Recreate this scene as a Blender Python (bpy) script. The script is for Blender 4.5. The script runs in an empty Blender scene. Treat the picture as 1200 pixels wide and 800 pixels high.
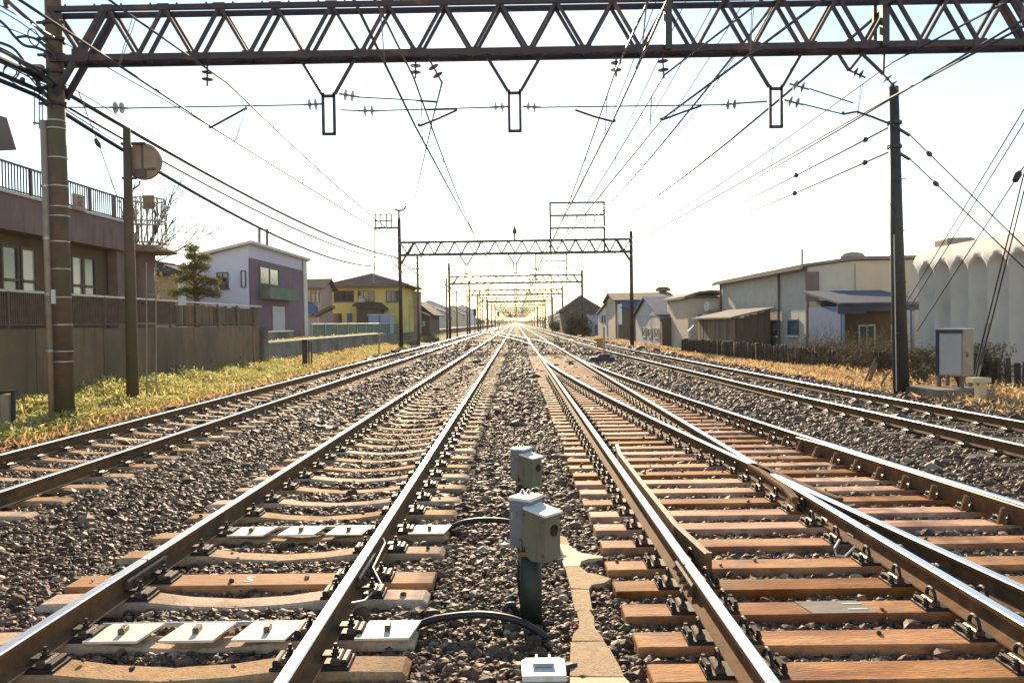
import bpy, math, random
import numpy as np
from mathutils import Vector, Matrix
random.seed(7)
rng = np.random.default_rng(11)
R = math.radians
sc = bpy.context.scene
COL = sc.collection

# ------------------------------------------------------------------ camera
CAMH = 1.58                                    # above the rail tops (z = 0)
FPX = 900.0                                    # focal length in pixels of a 1200 px wide picture
cam_d = bpy.data.cameras.new('camera'); cam_d.sensor_width = 36.0; cam_d.lens = FPX * 36.0 / 1200.0
cam_d.clip_start = 0.05; cam_d.clip_end = 9000
cam = bpy.data.objects.new('camera', cam_d); COL.objects.link(cam); sc.camera = cam
CROT = (Matrix.Rotation(R(0.32), 3, 'Z') @ Matrix.Rotation(R(90 - 1.40), 3, 'X') @ Matrix.Rotation(R(-0.85), 3, 'Z'))
cam.matrix_world = Matrix.Translation((0, 0, CAMH)) @ CROT.to_4x4()

# ------------------------------------------------------------------ sky and sun
SUN_EL, SUN_AZ = 21.0, -5.1                    # degrees; azimuth from +Y, negative towards -X
world = bpy.data.worlds.new('World'); sc.world = world; world.use_nodes = True
wn = world.node_tree.nodes; wl = world.node_tree.links
sky = wn.new('ShaderNodeTexSky'); sky.sky_type = 'NISHITA'; sky.sun_disc = False
sky.sun_elevation = R(SUN_EL); sky.sun_rotation = R(SUN_AZ)
sky.air_density = 1.15; sky.dust_density = 0.08; sky.ozone_density = 0.0; sky.altitude = 20
wn['Background'].inputs['Strength'].default_value = 0.115
wl.new(sky.outputs[0], wn['Background'].inputs['Color'])
sun_d = bpy.data.lights.new('sun', 'SUN'); sun_d.energy = 5.0; sun_d.angle = R(0.55); sun_d.color = (1.0, 0.77, 0.50)
sun = bpy.data.objects.new('sun', sun_d); COL.objects.link(sun)
sdir = Vector((math.sin(R(SUN_AZ)) * math.cos(R(SUN_EL)), math.cos(R(SUN_AZ)) * math.cos(R(SUN_EL)), math.sin(R(SUN_EL))))
sun.rotation_euler = sdir.to_track_quat('Z', 'Y').to_euler(); sun.location = (0, 0, 30)
sc.view_settings.view_transform = 'Standard'; sc.view_settings.look = 'None'
sc.view_settings.gamma = 1.0; sc.view_settings.use_curve_mapping = False
sc.view_settings.exposure = 1.0
sc.cycles.max_bounces = 5; sc.cycles.diffuse_bounces = 3; sc.cycles.glossy_bounces = 3
sc.cycles.transmission_bounces = 4; sc.cycles.volume_bounces = 0; sc.cycles.transparent_max_bounces = 6
sc.cycles.use_denoising = True

def P(px, py, y):
    """world point seen at photo pixel (1200 x 800) at depth y"""
    d = CROT @ Vector(((px - 600) / FPX, -(py - 400) / FPX, -1.0))
    t = y / d.y
    return Vector((d.x * t, y, CAMH + d.z * t))

# ------------------------------------------------------------------ mesh builder
WP = {}                                        # world position of every object's origin
class MB:
    def __init__(s): s.v = []; s.f = []; s.m = []; s.cur = 0
    def add(s, vs, fs):
        o = len(s.v); s.v.extend([tuple(v) for v in vs]); s.f.extend([tuple(i + o for i in f) for f in fs]); s.m.extend([s.cur] * len(fs)); return s
    def box(s, x0, x1, y0, y1, z0, z1):
        return s.add([(x0,y0,z0),(x1,y0,z0),(x1,y1,z0),(x0,y1,z0),(x0,y0,z1),(x1,y0,z1),(x1,y1,z1),(x0,y1,z1)],
                     [(0,3,2,1),(4,5,6,7),(0,1,5,4),(1,2,6,5),(2,3,7,6),(3,0,4,7)])
    def cbox(s, c, d, rz=0.0, bev=0.0):
        """box centred at c, size d, turned about z; bev chamfers the top edges"""
        ca, sa = math.cos(rz), math.sin(rz); hx, hy, hz = d[0]/2, d[1]/2, d[2]/2
        def T(x, y, z): return (c[0] + x*ca - y*sa, c[1] + x*sa + y*ca, c[2] + z)
        if bev <= 0:
            return s.add([T(-hx,-hy,-hz),T(hx,-hy,-hz),T(hx,hy,-hz),T(-hx,hy,-hz),T(-hx,-hy,hz),T(hx,-hy,hz),T(hx,hy,hz),T(-hx,hy,hz)],
                     [(0,3,2,1),(4,5,6,7),(0,1,5,4),(1,2,6,5),(2,3,7,6),(3,0,4,7)])
        b = bev; vs = []
        for z, k in ((-hz,0),(hz-b,0),(hz,b)):
            vs += [T(-hx+k,-hy+k,z),T(hx-k,-hy+k,z),T(hx-k,hy-k,z),T(-hx+k,hy-k,z)]
        fs = [(3,2,1,0),(8,9,10,11)]
        for l in (0,4):
            for i in range(4):
                j = (i+1) % 4; fs.append((l+i,l+j,l+4+j,l+4+i))
        return s.add(vs, fs)
    def bar(s, a, b, w, h=None, up=(0,0,1)):
        """square bar from a to b"""
        a, b = Vector(a), Vector(b); h = h or w; d = (b - a).normalized(); up = Vector(up)
        if abs(d.dot(up)) > 0.98: up = Vector((0,1,0))
        x = d.cross(up).normalized() * (w/2); y = x.cross(d).normalized() * (h/2)
        vs = [a-x-y,a+x-y,a+x+y,a-x+y,b-x-y,b+x-y,b+x+y,b-x+y]
        return s.add(vs, [(0,1,2,3),(7,6,5,4),(0,4,5,1),(1,5,6,2),(2,6,7,3),(3,7,4,0)])
    def tube(s, pts, r, n=6, caps=True):
        pts = [Vector(p) for p in pts]; rs = r if isinstance(r, (list, tuple)) else [r]*len(pts)
        vs, fs = [], []; ref = Vector((0.13,0.31,1)).normalized(); px = None
        for i, p in enumerate(pts):
            d = (pts[min(i+1, len(pts)-1)] - pts[max(i-1, 0)])
            d = d.normalized() if d.length > 1e-9 else Vector((0,0,1))
            if px is None:
                if abs(d.dot(ref)) > 0.95: ref = Vector((1,0,0))
                x = d.cross(ref).normalized()
            else:
                x = (px - d * px.dot(d)); x = x.normalized() if x.length > 1e-6 else d.cross(ref).normalized()
            px = x; y = d.cross(x)
            for k in range(n):
                a = 2*math.pi*k/n; vs.append(p + (x*math.cos(a) + y*math.sin(a))*rs[i])
        for i in range(len(pts)-1):
            for k in range(n):
                j = (k+1) % n; fs.append((i*n+k, i*n+j, (i+1)*n+j, (i+1)*n+k))
        if caps: fs.append(tuple(range(n-1,-1,-1))); fs.append(tuple((len(pts)-1)*n + k for k in range(n)))
        return s.add(vs, fs)
    def lathe(s, prof, a, d, n=12):
        """profile [(t, r)] turned about the axis from a along d"""
        a, d = Vector(a), Vector(d).normalized()
        ref = Vector((1,0,0)) if abs(d.x) < 0.9 else Vector((0,1,0))
        x = d.cross(ref).normalized(); y = d.cross(x); vs, fs = [], []
        for t, r in prof:
            for k in range(n):
                q = 2*math.pi*k/n; vs.append(a + d*t + (x*math.cos(q) + y*math.sin(q))*max(r, 1e-4))
        for i in range(len(prof)-1):
            for k in range(n):
                j = (k+1) % n; fs.append((i*n+k, i*n+j, (i+1)*n+j, (i+1)*n+k))
        fs.append(tuple(range(n-1,-1,-1))); fs.append(tuple((len(prof)-1)*n + k for k in range(n)))
        return s.add(vs, fs)
    def prism(s, poly, e):
        """closed polygon of 3d points pushed along e"""
        e = Vector(e); n = len(poly); vs = [Vector(p) for p in poly]; vs = vs + [v + e for v in vs]
        fs = [tuple(range(n-1,-1,-1)), tuple(range(n, 2*n))] + [(i, (i+1) % n, n+(i+1) % n, n+i) for i in range(n)]
        return s.add(vs, fs)
    def build(s, name, mat, parent=None, origin=None, smooth=False, local=False):
        """one mesh object; coordinates are world ones unless local"""
        base = WP[parent.name] if parent else Vector((0,0,0))
        if local: o_w = base + (Vector(origin) if origin else Vector((0,0,0))); off = Vector((0,0,0))
        else: o_w = Vector(origin) if origin is not None else base; off = o_w
        me = bpy.data.meshes.new(name)
        me.from_pydata([(v[0]-off.x, v[1]-off.y, v[2]-off.z) for v in s.v], [], s.f)
        for m in (mat if isinstance(mat, (list, tuple)) else [mat]): me.materials.append(m)
        if any(s.m): me.polygons.foreach_set('material_index', s.m)
        if smooth: me.polygons.foreach_set('use_smooth', [True]*len(me.polygons))
        me.update()
        return place(name, me, parent, o_w)
def place(name, me, parent, wpos):
    o = bpy.data.objects.new(name, me); COL.objects.link(o); o.parent = parent
    base = WP[parent.name] if parent else Vector((0,0,0))
    o.location = Vector(wpos) - base; WP[o.name] = Vector(wpos)
    return o
def tag(o, label=None, cat=None, group=None, kind=None):
    if label: o['label'] = label
    if cat: o['category'] = cat
    if group: o['group'] = group
    if kind: o['kind'] = kind
    return o
def thing(name, loc, label, cat, group=None):
    o = bpy.data.objects.new(name, None); COL.objects.link(o); o.location = loc; o.empty_display_size = 0.2
    WP[o.name] = Vector(loc); return tag(o, label, cat, group)
def kids(o): return [c for c in o.children]
def copy_tree(o, parent=None):
    c = o.copy(); COL.objects.link(c); c.parent = parent; WP[c.name] = WP[o.name].copy()
    for ch in kids(o): copy_tree(ch, c)
    return c

# ------------------------------------------------------------------ materials
def _nodes(name):
    m = bpy.data.materials.new(name); m.use_nodes = True; nt = m.node_tree
    return m, nt.nodes, nt.links, nt.nodes['Principled BSDF']
def pm(name, c1, c2=None, scale=6.0, rough=0.7, bump=0.3, metal=0.0, c3=None, spots=0.0, stretch=(1,1,1), detail=6.0, dist=0.01, spec=0.5, streak=None, grime_or_flare=None, vary=0.0):
    """two-tone noise material with fine relief and optional blotches of c3"""
    m, n, l, b = _nodes(name); c2 = c2 or tuple(x*0.7 for x in c1)
    g = n.new('ShaderNodeNewGeometry'); mp = n.new('ShaderNodeMapping'); mp.inputs['Scale'].default_value = stretch
    l.new(g.outputs['Position'], mp.inputs['Vector'])
    t = n.new('ShaderNodeTexNoise'); t.inputs['Scale'].default_value = scale; t.inputs['Detail'].default_value = detail; t.inputs['Roughness'].default_value = 0.65
    l.new(mp.outputs[0], t.inputs['Vector'])
    r = n.new('ShaderNodeValToRGB'); r.color_ramp.elements[0].position = 0.32; r.color_ramp.elements[1].position = 0.68
    r.color_ramp.elements[0].color = (*c2, 1); r.color_ramp.elements[1].color = (*c1, 1)
    l.new(t.outputs['Fac'], r.inputs[0]); col = r.outputs[0]
    if c3:
        t2 = n.new('ShaderNodeTexNoise'); t2.inputs['Scale'].default_value = scale*0.23; t2.inputs['Detail'].default_value = 5
        l.new(mp.outputs[0], t2.inputs['Vector'])
        r2 = n.new('ShaderNodeValToRGB'); r2.color_ramp.elements[0].position = 0.62 - spots*0.3; r2.color_ramp.elements[1].position = 0.72 - spots*0.2
        l.new(t2.outputs['Fac'], r2.inputs[0])
        mx = n.new('ShaderNodeMix'); mx.data_type = 'RGBA'; l.new(r2.outputs[0], mx.inputs['Factor']); l.new(col, mx.inputs[6]); mx.inputs[7].default_value = (*c3, 1); col = mx.outputs[2]
    for kind, sc_, lo, hi, amt in ((streak, None, 0.52, 0.66, 0.75), (grime_or_flare, None, 0.50, 0.72, 0.8)):
        if not kind: continue
        mq = n.new('ShaderNodeMapping'); mq.inputs['Scale'].default_value = kind[0]; l.new(g.outputs['Position'], mq.inputs['Vector'])
        tq = n.new('ShaderNodeTexNoise'); tq.inputs['Scale'].default_value = kind[1]; tq.inputs['Detail'].default_value = 7; tq.inputs['Roughness'].default_value = 0.7; l.new(mq.outputs[0], tq.inputs['Vector'])
        rq = n.new('ShaderNodeValToRGB'); rq.color_ramp.elements[0].position = lo; rq.color_ramp.elements[1].position = hi
        rq.color_ramp.elements[1].color = (amt, amt, amt, 1); l.new(tq.outputs['Fac'], rq.inputs[0])
        mq2 = n.new('ShaderNodeMix'); mq2.data_type = 'RGBA'; l.new(rq.outputs[0], mq2.inputs['Factor']); l.new(col, mq2.inputs[6]); mq2.inputs[7].default_value = (*kind[2], 1); col = mq2.outputs[2]
    if vary:
        oi = n.new('ShaderNodeObjectInfo'); mr = n.new('ShaderNodeMapRange'); mr.inputs['To Min'].default_value = 1 - vary; mr.inputs['To Max'].default_value = 1 + vary*0.45; l.new(oi.outputs['Random'], mr.inputs['Value'])
        hs = n.new('ShaderNodeHueSaturation'); l.new(mr.outputs[0], hs.inputs['Value']); l.new(col, hs.inputs['Color'])
        mr2 = n.new('ShaderNodeMapRange'); mr2.inputs['To Min'].default_value = 1.15; mr2.inputs['To Max'].default_value = 0.75; l.new(oi.outputs['Random'], mr2.inputs['Value']); l.new(mr2.outputs[0], hs.inputs['Saturation']); col = hs.outputs[0]
    l.new(col, b.inputs['Base Color'])
    b.inputs['Roughness'].default_value = rough; b.inputs['Metallic'].default_value = metal; b.inputs['Specular IOR Level'].default_value = spec
    if bump > 0:
        t3 = n.new('ShaderNodeTexNoise'); t3.inputs['Scale'].default_value = scale*5; t3.inputs['Detail'].default_value = 4; l.new(mp.outputs[0], t3.inputs['Vector'])
        bp = n.new('ShaderNodeBump'); bp.inputs['Strength'].default_value = bump; bp.inputs['Distance'].default_value = dist
        l.new(t3.outputs['Fac'], bp.inputs['Height']); l.new(bp.outputs[0], b.inputs['Normal'])
    return m
def glass_mat(name, col=(0.03,0.035,0.04), rough=0.08):
    m, n, l, b = _nodes(name); b.inputs['Base Color'].default_value = (*col, 1); b.inputs['Roughness'].default_value = rough; b.inputs['Specular IOR Level'].default_value = 0.8
    return m
def wave_mat(name, c1, c2, scale, axis, rough=0.6, bump=0.6, dist=0.03, prof='SIN'):
    """ribbed sheet or tiles: relief in bands along one axis, noise tone"""
    m = pm(name, c1, c2, 1.4, rough, 0); n = m.node_tree.nodes; l = m.node_tree.links; b = n['Principled BSDF']
    g = n.new('ShaderNodeNewGeometry'); w = n.new('ShaderNodeTexWave'); w.bands_direction = axis; w.wave_profile = prof
    w.inputs['Scale'].default_value = scale; w.inputs['Distortion'].default_value = 0.115
    l.new(g.outputs['Position'], w.inputs['Vector']); bp = n.new('ShaderNodeBump'); bp.inputs['Strength'].default_value = bump; bp.inputs['Distance'].default_value = dist
    l.new(w.outputs['Fac'], bp.inputs['Height']); l.new(bp.outputs[0], b.inputs['Normal'])
    b.inputs['Specular IOR Level'].default_value = 0.12; b.inputs['Roughness'].default_value = 0.85
    return m
M = {}
HAZE = 0.00016
M['rail_side'] = pm('rail_side', (0.215,0.110,0.048), (0.11,0.058,0.028), 9, 0.85, 0.25, c3=(0.085,0.06,0.03), spots=0.3, spec=0.2)
M['rail_top'] = pm('rail_top', (0.86,0.85,0.83), (0.74,0.72,0.70), 3, 0.33, 0.03, metal=1.0, stretch=(8,0.4,1))
M['rail_foot'] = pm('rail_foot', (0.55,0.36,0.20), (0.30,0.18,0.10), 12, 0.55, 0.2)
M['concrete_sleeper'] = pm('concrete_sleeper', (0.70,0.47,0.275), (0.52,0.335,0.19), 14, 0.8, 0.6, c3=(0.42,0.245,0.13), spots=0.4, spec=0.12, grime_or_flare=((1,1,1),30,(0.26,0.165,0.10)), vary=0.25)
M['timber'] = pm('timber', (0.74,0.375,0.155), (0.50,0.225,0.088), 9, 0.75, 0.5, c3=(0.36,0.13,0.048), spots=0.5, stretch=(0.6,2.2,1), spec=0.25, streak=((0.5,9,1),7,(0.14,0.07,0.036)), grime_or_flare=((1,1,1),4.5,(0.24,0.15,0.095)), vary=0.42)
M['wood'] = pm('wood', (0.56,0.29,0.135), (0.32,0.155,0.075), 10, 0.75, 0.6, stretch=(0.35,4,1), spec=0.25, streak=((0.4,12,1),6,(0.13,0.07,0.04)))
M['dark_wood'] = pm('dark_wood', (0.10,0.07,0.05), (0.05,0.035,0.025), 8, 0.85, 0.5, stretch=(0.4,3,1))
M['clip'] = pm('clip', (0.035,0.024,0.018), (0.018,0.013,0.010), 30, 0.6, 0.2)
M['clip_shine'] = pm('clip_shine', (0.22,0.16,0.11), (0.10,0.07,0.05), 30, 0.4, 0.2, metal=0.5)
M['white_paint'] = pm('white_paint', (0.80,0.79,0.75), (0.68,0.66,0.60), 9, 0.5, 0.1, grime_or_flare=((6,6,1.2),2.4,(0.46,0.40,0.30)))
M['plate'] = pm('plate', (0.86,0.80,0.64), (0.76,0.69,0.52), 12, 0.55, 0.15, c3=(0.5,0.42,0.30), spots=0.1)
M['gantry_steel'] = pm('gantry_steel', (0.062,0.032,0.036), (0.032,0.019,0.026), 5, 0.6, 0.25, c3=(0.20,0.07,0.035), spots=0.12, grime_or_flare=((1,1,1),2.2,(0.028,0.024,0.05)))  # navy blotches paint in a lens flare tint; the red-brown spots are rust
M['dark_steel'] = pm('dark_steel', (0.050,0.046,0.048), (0.028,0.026,0.028), 7, 0.55, 0.2)
M['pole_brown'] = pm('pole_brown', (0.175,0.105,0.070), (0.105,0.066,0.046), 3, 0.8, 0.3, c3=(0.10,0.095,0.05), spots=0.4)
M['conduit'] = pm('conduit', (0.42,0.31,0.24), (0.31,0.225,0.175), 4, 0.7, 0.2)
M['wire'] = pm('wire', (0.03,0.024,0.022), (0.02,0.016,0.015), 3, 0.55, 0)
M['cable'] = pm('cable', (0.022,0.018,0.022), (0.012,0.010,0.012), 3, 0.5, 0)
M['thin_wire'] = pm('thin_wire', (0.20,0.18,0.17), (0.14,0.12,0.12), 3, 0.5, 0)
M['porcelain'] = pm('porcelain', (0.14,0.085,0.075), (0.09,0.055,0.05), 6, 0.3, 0)
M['ins_grey'] = pm('ins_grey', (0.30,0.27,0.27), (0.2,0.18,0.18), 6, 0.35, 0)
M['galv'] = pm('galv', (0.50,0.50,0.50), (0.38,0.38,0.38), 6, 0.45, 0.1, metal=0.4)
M['retaining'] = pm('retaining', (0.27,0.172,0.100), (0.175,0.115,0.068), 1.3, 0.9, 0.5, streak=((2.2,2.2,0.25),1.6,(0.11,0.075,0.046)), c3=(0.13,0.095,0.058), spots=0.5, dist=0.02)
M['old_concrete'] = pm('old_concrete', (0.30,0.26,0.22), (0.19,0.165,0.14), 1.6, 0.9, 0.5, c3=(0.12,0.11,0.085), spots=0.45, dist=0.02)
M['deck_concrete'] = pm('deck_concrete', streak=((1.6,1.6,0.15),1.8,(0.12,0.08,0.075)), c1=(0.25,0.165,0.145), c2=(0.18,0.120,0.108), scale=1.1, rough=0.85, bump=0.3, c3=(0.15,0.105,0.10), spots=0.3)
M['trough'] = pm('trough', (0.62,0.43,0.24), (0.40,0.27,0.15), 25, 0.85, 0.8, c3=(0.48,0.32,0.18), spots=0.2, detail=3, grime_or_flare=((1,1,1),75,(0.10,0.075,0.055)))
M['trough_pale'] = pm('trough_pale', (0.68,0.53,0.34), (0.58,0.44,0.27), 18, 0.75, 0.3)
M['fence_brown'] = pm('fence_brown', (0.16,0.105,0.07), (0.10,0.065,0.045), 4, 0.7, 0.2)
M['glass'] = glass_mat('glass')
M['glass_blue'] = glass_mat('glass_blue', (0.05,0.10,0.13), 0.12)
M['grey_box'] = pm('grey_box', (0.19,0.19,0.22), (0.15,0.15,0.18), 6, 0.5, 0.1, streak=((14,14,1.0),1.5,(0.20,0.17,0.14)))
M['flare_green_post'] = pm('flare_green_post', (0.010,0.026,0.015), (0.008,0.016,0.011), 8, 0.5, 0.15, c3=(0.03,0.026,0.015), spots=0.35)  # dark post steel with the green tint of lens flare painted in

# ================================================================== ground
def smooth(a, b, x):
    t = np.clip((x - a) / (b - a), 0, 1); return t*t*(3 - 2*t)
def track4(y): return float(np.interp(y, [-5, 5, 10, 18, 40, 60, 2000], [7.75, 7.25, 6.98, 6.50, 5.75, 5.5, 5.5]))
def right_shift(y): return np.interp(y, [0, 10, 20, 60], [1.9, 1.5, 0.95, 0.0])
def hb(x, y):
    """height of the ballast and the ground beside it"""
    x = np.asarray(x, float); y = np.asarray(y, float); rs = right_shift(y)
    z = np.full(np.broadcast(x, y).shape, -0.235)
    for c in (-3.85, 0.02):
        z = z + 0.02*np.exp(-((x - c)/0.5)**2)
    z = z - 0.24*smooth(-7.35, -8.15, x) - 0.27*smooth(7.5, 8.4, x - rs)
    z = z + 0.30*smooth(-9.0, -11.2, x)
    return z
M['ballast'] = None
def ballast_ground_mat():
    m, n, l, b = _nodes('ballast_bed')
    g = n.new('ShaderNodeNewGeometry')
    v = n.new('ShaderNodeTexVoronoi'); v.inputs['Scale'].default_value = 17; l.new(g.outputs['Position'], v.inputs['Vector'])
    r = n.new('ShaderNodeValToRGB'); e = r.color_ramp.elements
    e[0].position = 0.0; e[0].color = (0.035,0.024,0.018,1); e[1].position = 1.0; e[1].color = (0.24,0.19,0.155,1)
    for p, c in ((0.3,(0.075,0.05,0.036,1)), (0.55,(0.125,0.09,0.066,1)), (0.8,(0.09,0.066,0.052,1))): q = e.new(p); q.color = c
    sp = n.new('ShaderNodeSeparateColor'); l.new(v.outputs['Color'], sp.inputs[0]); l.new(sp.outputs[0], r.inputs[0])
    t = n.new('ShaderNodeTexNoise'); t.inputs['Scale'].default_value = 0.5; t.inputs['Detail'].default_value = 6; l.new(g.outputs['Position'], t.inputs['Vector'])
    r2 = n.new('ShaderNodeValToRGB'); r2.color_ramp.elements[0].position = 0.35; r2.color_ramp.elements[1].position = 0.7
    r2.color_ramp.elements[0].color = (0.85,0.62,0.45,1); r2.color_ramp.elements[1].color = (1.0,0.98,0.80,1); l.new(t.outputs['Fac'], r2.inputs[0])
    mx = n.new('ShaderNodeMix'); mx.data_type = 'RGBA'; mx.blend_type = 'MULTIPLY'; mx.inputs['Factor'].default_value = 0.8
    l.new(r.outputs[0], mx.inputs[6]); l.new(r2.outputs[0], mx.inputs[7]); l.new(mx.outputs[2], b.inputs['Base Color'])
    b.inputs['Roughness'].default_value = 0.8; b.inputs['Specular IOR Level'].default_value = 0.12
    bp = n.new('ShaderNodeBump'); bp.inputs['Strength'].default_value = 1.0; bp.inputs['Distance'].default_value = 0.05; bp.invert = True
    l.new(v.outputs['Distance'], bp.inputs['Height']); l.new(bp.outputs[0], b.inputs['Normal'])
    return m
M['ballast'] = ballast_ground_mat()
M['soil'] = pm('soil', (0.20,0.155,0.09), (0.12,0.095,0.055), 0.5, 0.95, 0.6, c3=(0.26,0.21,0.10), spots=0.5, dist=0.05)

def sheet(name, xs, ys, fn, mat, kind='structure'):
    X, Y = np.meshgrid(xs, ys); Z = fn(X, Y); nx, ny = len(xs), len(ys)
    vs = np.stack([X.ravel(), Y.ravel(), Z.ravel()], 1)
    i = np.arange(nx*ny).reshape(ny, nx); a = i[:-1,:-1].ravel(); b_ = i[:-1,1:].ravel(); c = i[1:,1:].ravel(); d = i[1:,:-1].ravel()
    me = bpy.data.meshes.new(name); me.from_pydata(vs.tolist(), [], np.stack([a,b_,c,d],1).tolist()); me.materials.append(mat)
    me.polygons.foreach_set('use_smooth', [True]*len(me.polygons))
    o = place(name, me, None, (0,0,0)); o['kind'] = kind; return o
ng = MB(); ng.add([(-2500,-60,-0.62),(2500,-60,-0.62),(2500,2600,-0.62),(-2500,2600,-0.62)], [(0,1,2,3)])
tag(ng.build('ground', M['soil']), kind='structure')
bump_t = rng.random((400, 400))
def bed(X, Y):
    ix = (np.abs(X*2.7)).astype(int) % 400; iy = (np.abs(Y*2.1)).astype(int) % 400
    return hb(X, Y) + (bump_t[iy, ix] - 0.5)*0.035
ys_ = np.concatenate([np.arange(-3, 60, 0.3), np.arange(60, 200, 2.0), np.arange(200, 1600, 25)])
sheet('ballast_bed', np.concatenate([np.arange(-11.0, 12.01, 0.25)]), ys_, bed, M['ballast'])

# ================================================================== tracks
GA = 0.752                                      # half the distance between the rail centres
RAILP = [(-0.0635,-0.153),(0.0635,-0.153),(0.0635,-0.142),(0.012,-0.122),(0.0085,-0.050),(0.031,-0.036),(0.0325,-0.008),(0.026,0.0),(-0.026,0.0),(-0.0325,-0.008),(-0.031,-0.036),(-0.0085,-0.050),(-0.012,-0.122),(-0.0635,-0.142)]
RMATS = [M['rail_side'], M['rail_top'], M['rail_foot']]
def sweep_rail(name, pts, parent, prof=RAILP, shiny=True, caps=True):
    """rail along a list of (x, y, z) of the head's centre"""
    mb = MB(); n = len(prof); vs, fs, ms = [], [], []
    P_ = [Vector(p) for p in pts]
    for i, p in enumerate(P_):
        d = (P_[min(i+1, len(P_)-1)] - P_[max(i-1, 0)]); d.z = 0; d.normalize(); lat = Vector((d.y, -d.x, 0))
        for (u, w) in prof: vs.append(p + lat*u + Vector((0,0,w)))
    for i in range(len(P_)-1):
        for k in range(n):
            j = (k+1) % n; fs.append((i*n+k, (i+1)*n+k, (i+1)*n+j, i*n+j))
            ms.append(1 if (shiny and k in (6,7,8)) else (2 if k in (1,13,0) else 0))
    fs.append(tuple(range(n))); ms.append(0); fs.append(tuple((len(P_)-1)*n + k for k in range(n-1,-1,-1))); ms.append(0)
    mb.v = vs; mb.f = fs; mb.m = ms
    return mb.build(name, RMATS, parent)
def ypts(y0, y1, step=2.0, far=40.0):
    out = [y0]
    while out[-1] < y1: out.append(out[-1] + (step if out[-1] < 120 else far))
    out[-1] = y1; return out

def sleeper_mesh(name, kind, length=2.5):
    mb = MB()
    if kind == 'concrete':
        # waisted top: high at the rail seats, dipped in the middle
        xs = [-1.25,-1.22,-1.0,-0.55,-0.32,0.0,0.32,0.55,1.0,1.22,1.25]; top = [-0.03,-0.005,0.0,0.0,-0.028,-0.045,-0.028,0.0,0.0,-0.005,-0.03]
        vs = []
        for x, t in zip(xs, top):
            w = 0.095 if abs(x) > 0.4 else 0.085; wb = w + 0.03
            x *= length/2.5
            vs += [(x,-wb,-0.19),(x,-w-0.008,t-0.012),(x,-w+0.006,t),(x,w-0.006,t),(x,w+0.008,t-0.012),(x,wb,-0.19)]
        fs = []
        for i in range(len(xs)-1):
            for k in range(5): fs.append((i*6+k, (i+1)*6+k, (i+1)*6+k+1, i*6+k+1))
        fs.append(tuple(range(6))); fs.append(tuple((len(xs)-1)*6 + k for k in range(5,-1,-1)))
        mb.add(vs, fs)
    else:
        mb.cbox((0,0,-0.075), (length, 0.205 if kind != 'wide' else 0.24, 0.15), 0, 0.006)
    me = bpy.data.meshes.new(name); me.from_pydata([tuple(v) for v in mb.v], [], mb.f)
    me.materials.append({'concrete': M['concrete_sleeper'], 'timber': M['timber'], 'wood': M['wood'], 'wide': M['wood'], 'dark': M['dark_wood']}[kind]); me.update(); return me

def fastening_mesh(name, spring):
    """rail seat: base plate, bolts and one clip at each side of the rail foot"""
    mb = MB(); mb.cbox((0,0,0.008), (0.36,0.15,0.016), 0, 0.004)
    for s in (-1, 1):
        mb.cur = 1; mb.cbox((s*0.115,0,0.030), (0.045,0.11,0.03), 0, 0.008); mb.cur = 0
        if spring:      # bent steel clip standing up as a loop
            pts = []
            for k in range(11):
                a = math.pi*(-0.15 + 1.3*k/10); pts.append((s*(0.105 + 0.012*k/10), 0.042*math.cos(a)*1.15, 0.045 + 0.048*math.sin(a)))
            mb.tube(pts, 0.0095, 6)
            mb.tube([(s*0.165,-0.05,0.04),(s*0.165,0.05,0.04)], 0.013, 6)
            for yb in (-0.045, 0.045): mb.lathe([(0,0.017),(0.018,0.017),(0.02,0.011),(0.04,0.010)], (s*0.165, yb, 0.016), (0,0,1), 6)
        else:           # flat leaf clip with a bolt and washer
            mb.cbox((s*0.085,0,0.045), (0.075,0.065,0.010), 0, 0.003)
            mb.lathe([(0,0.022),(0.006,0.022),(0.006,0.015),(0.022,0.015),(0.022,0.009),(0.042,0.009)], (s*0.105,0,0.048), (0,0,1), 6)
            mb.cbox((s*0.155,0,0.02), (0.03,0.12,0.04), 0, 0.006)
    me = bpy.data.meshes.new(name); me.from_pydata([tuple(v) for v in mb.v], [], mb.f)
    for m in (M['clip'], M['clip_shine']): me.materials.append(m)
    me.polygons.foreach_set('material_index', mb.m); me.update(); return me
FAST = {'spring': fastening_mesh('rail_fastening', True), 'leaf': fastening_mesh('rail_fastening', False)}
SLEEPERS = []                                   # (x0, x1, y, half width) kept clear of stones

def lay_sleeper(tr, me, x, y, z, half, rails, fast, jit=0.006, w=0.11):
    o = place('sleeper', me, tr, (x + random.uniform(-0.015,0.015), y, z)); o.rotation_euler.z = random.uniform(-jit, jit)
    SLEEPERS.append((x - half, x + half, y, w))
    if fast:
        for rx in rails:
            f = place('rail_fastening', FAST[fast], o, (rx, y, z)); f.scale = (1.12,1.15,1.2); f.rotation_euler.z = -o.rotation_euler.z
    return o
def far_sleepers(tr, cx, y0, y1, step, half, z, mat, name='distant_sleepers'):
    mb = MB(); y = y0
    while y < y1:
        c = cx(y); mb.box(c-half, c+half, y-0.1, y+0.1, z-0.1, z-0.02); y += step
    o = mb.build(name, mat, tr); o['kind'] = 'stuff'; return o

ZT = -0.165                                     # sleeper tops
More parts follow.
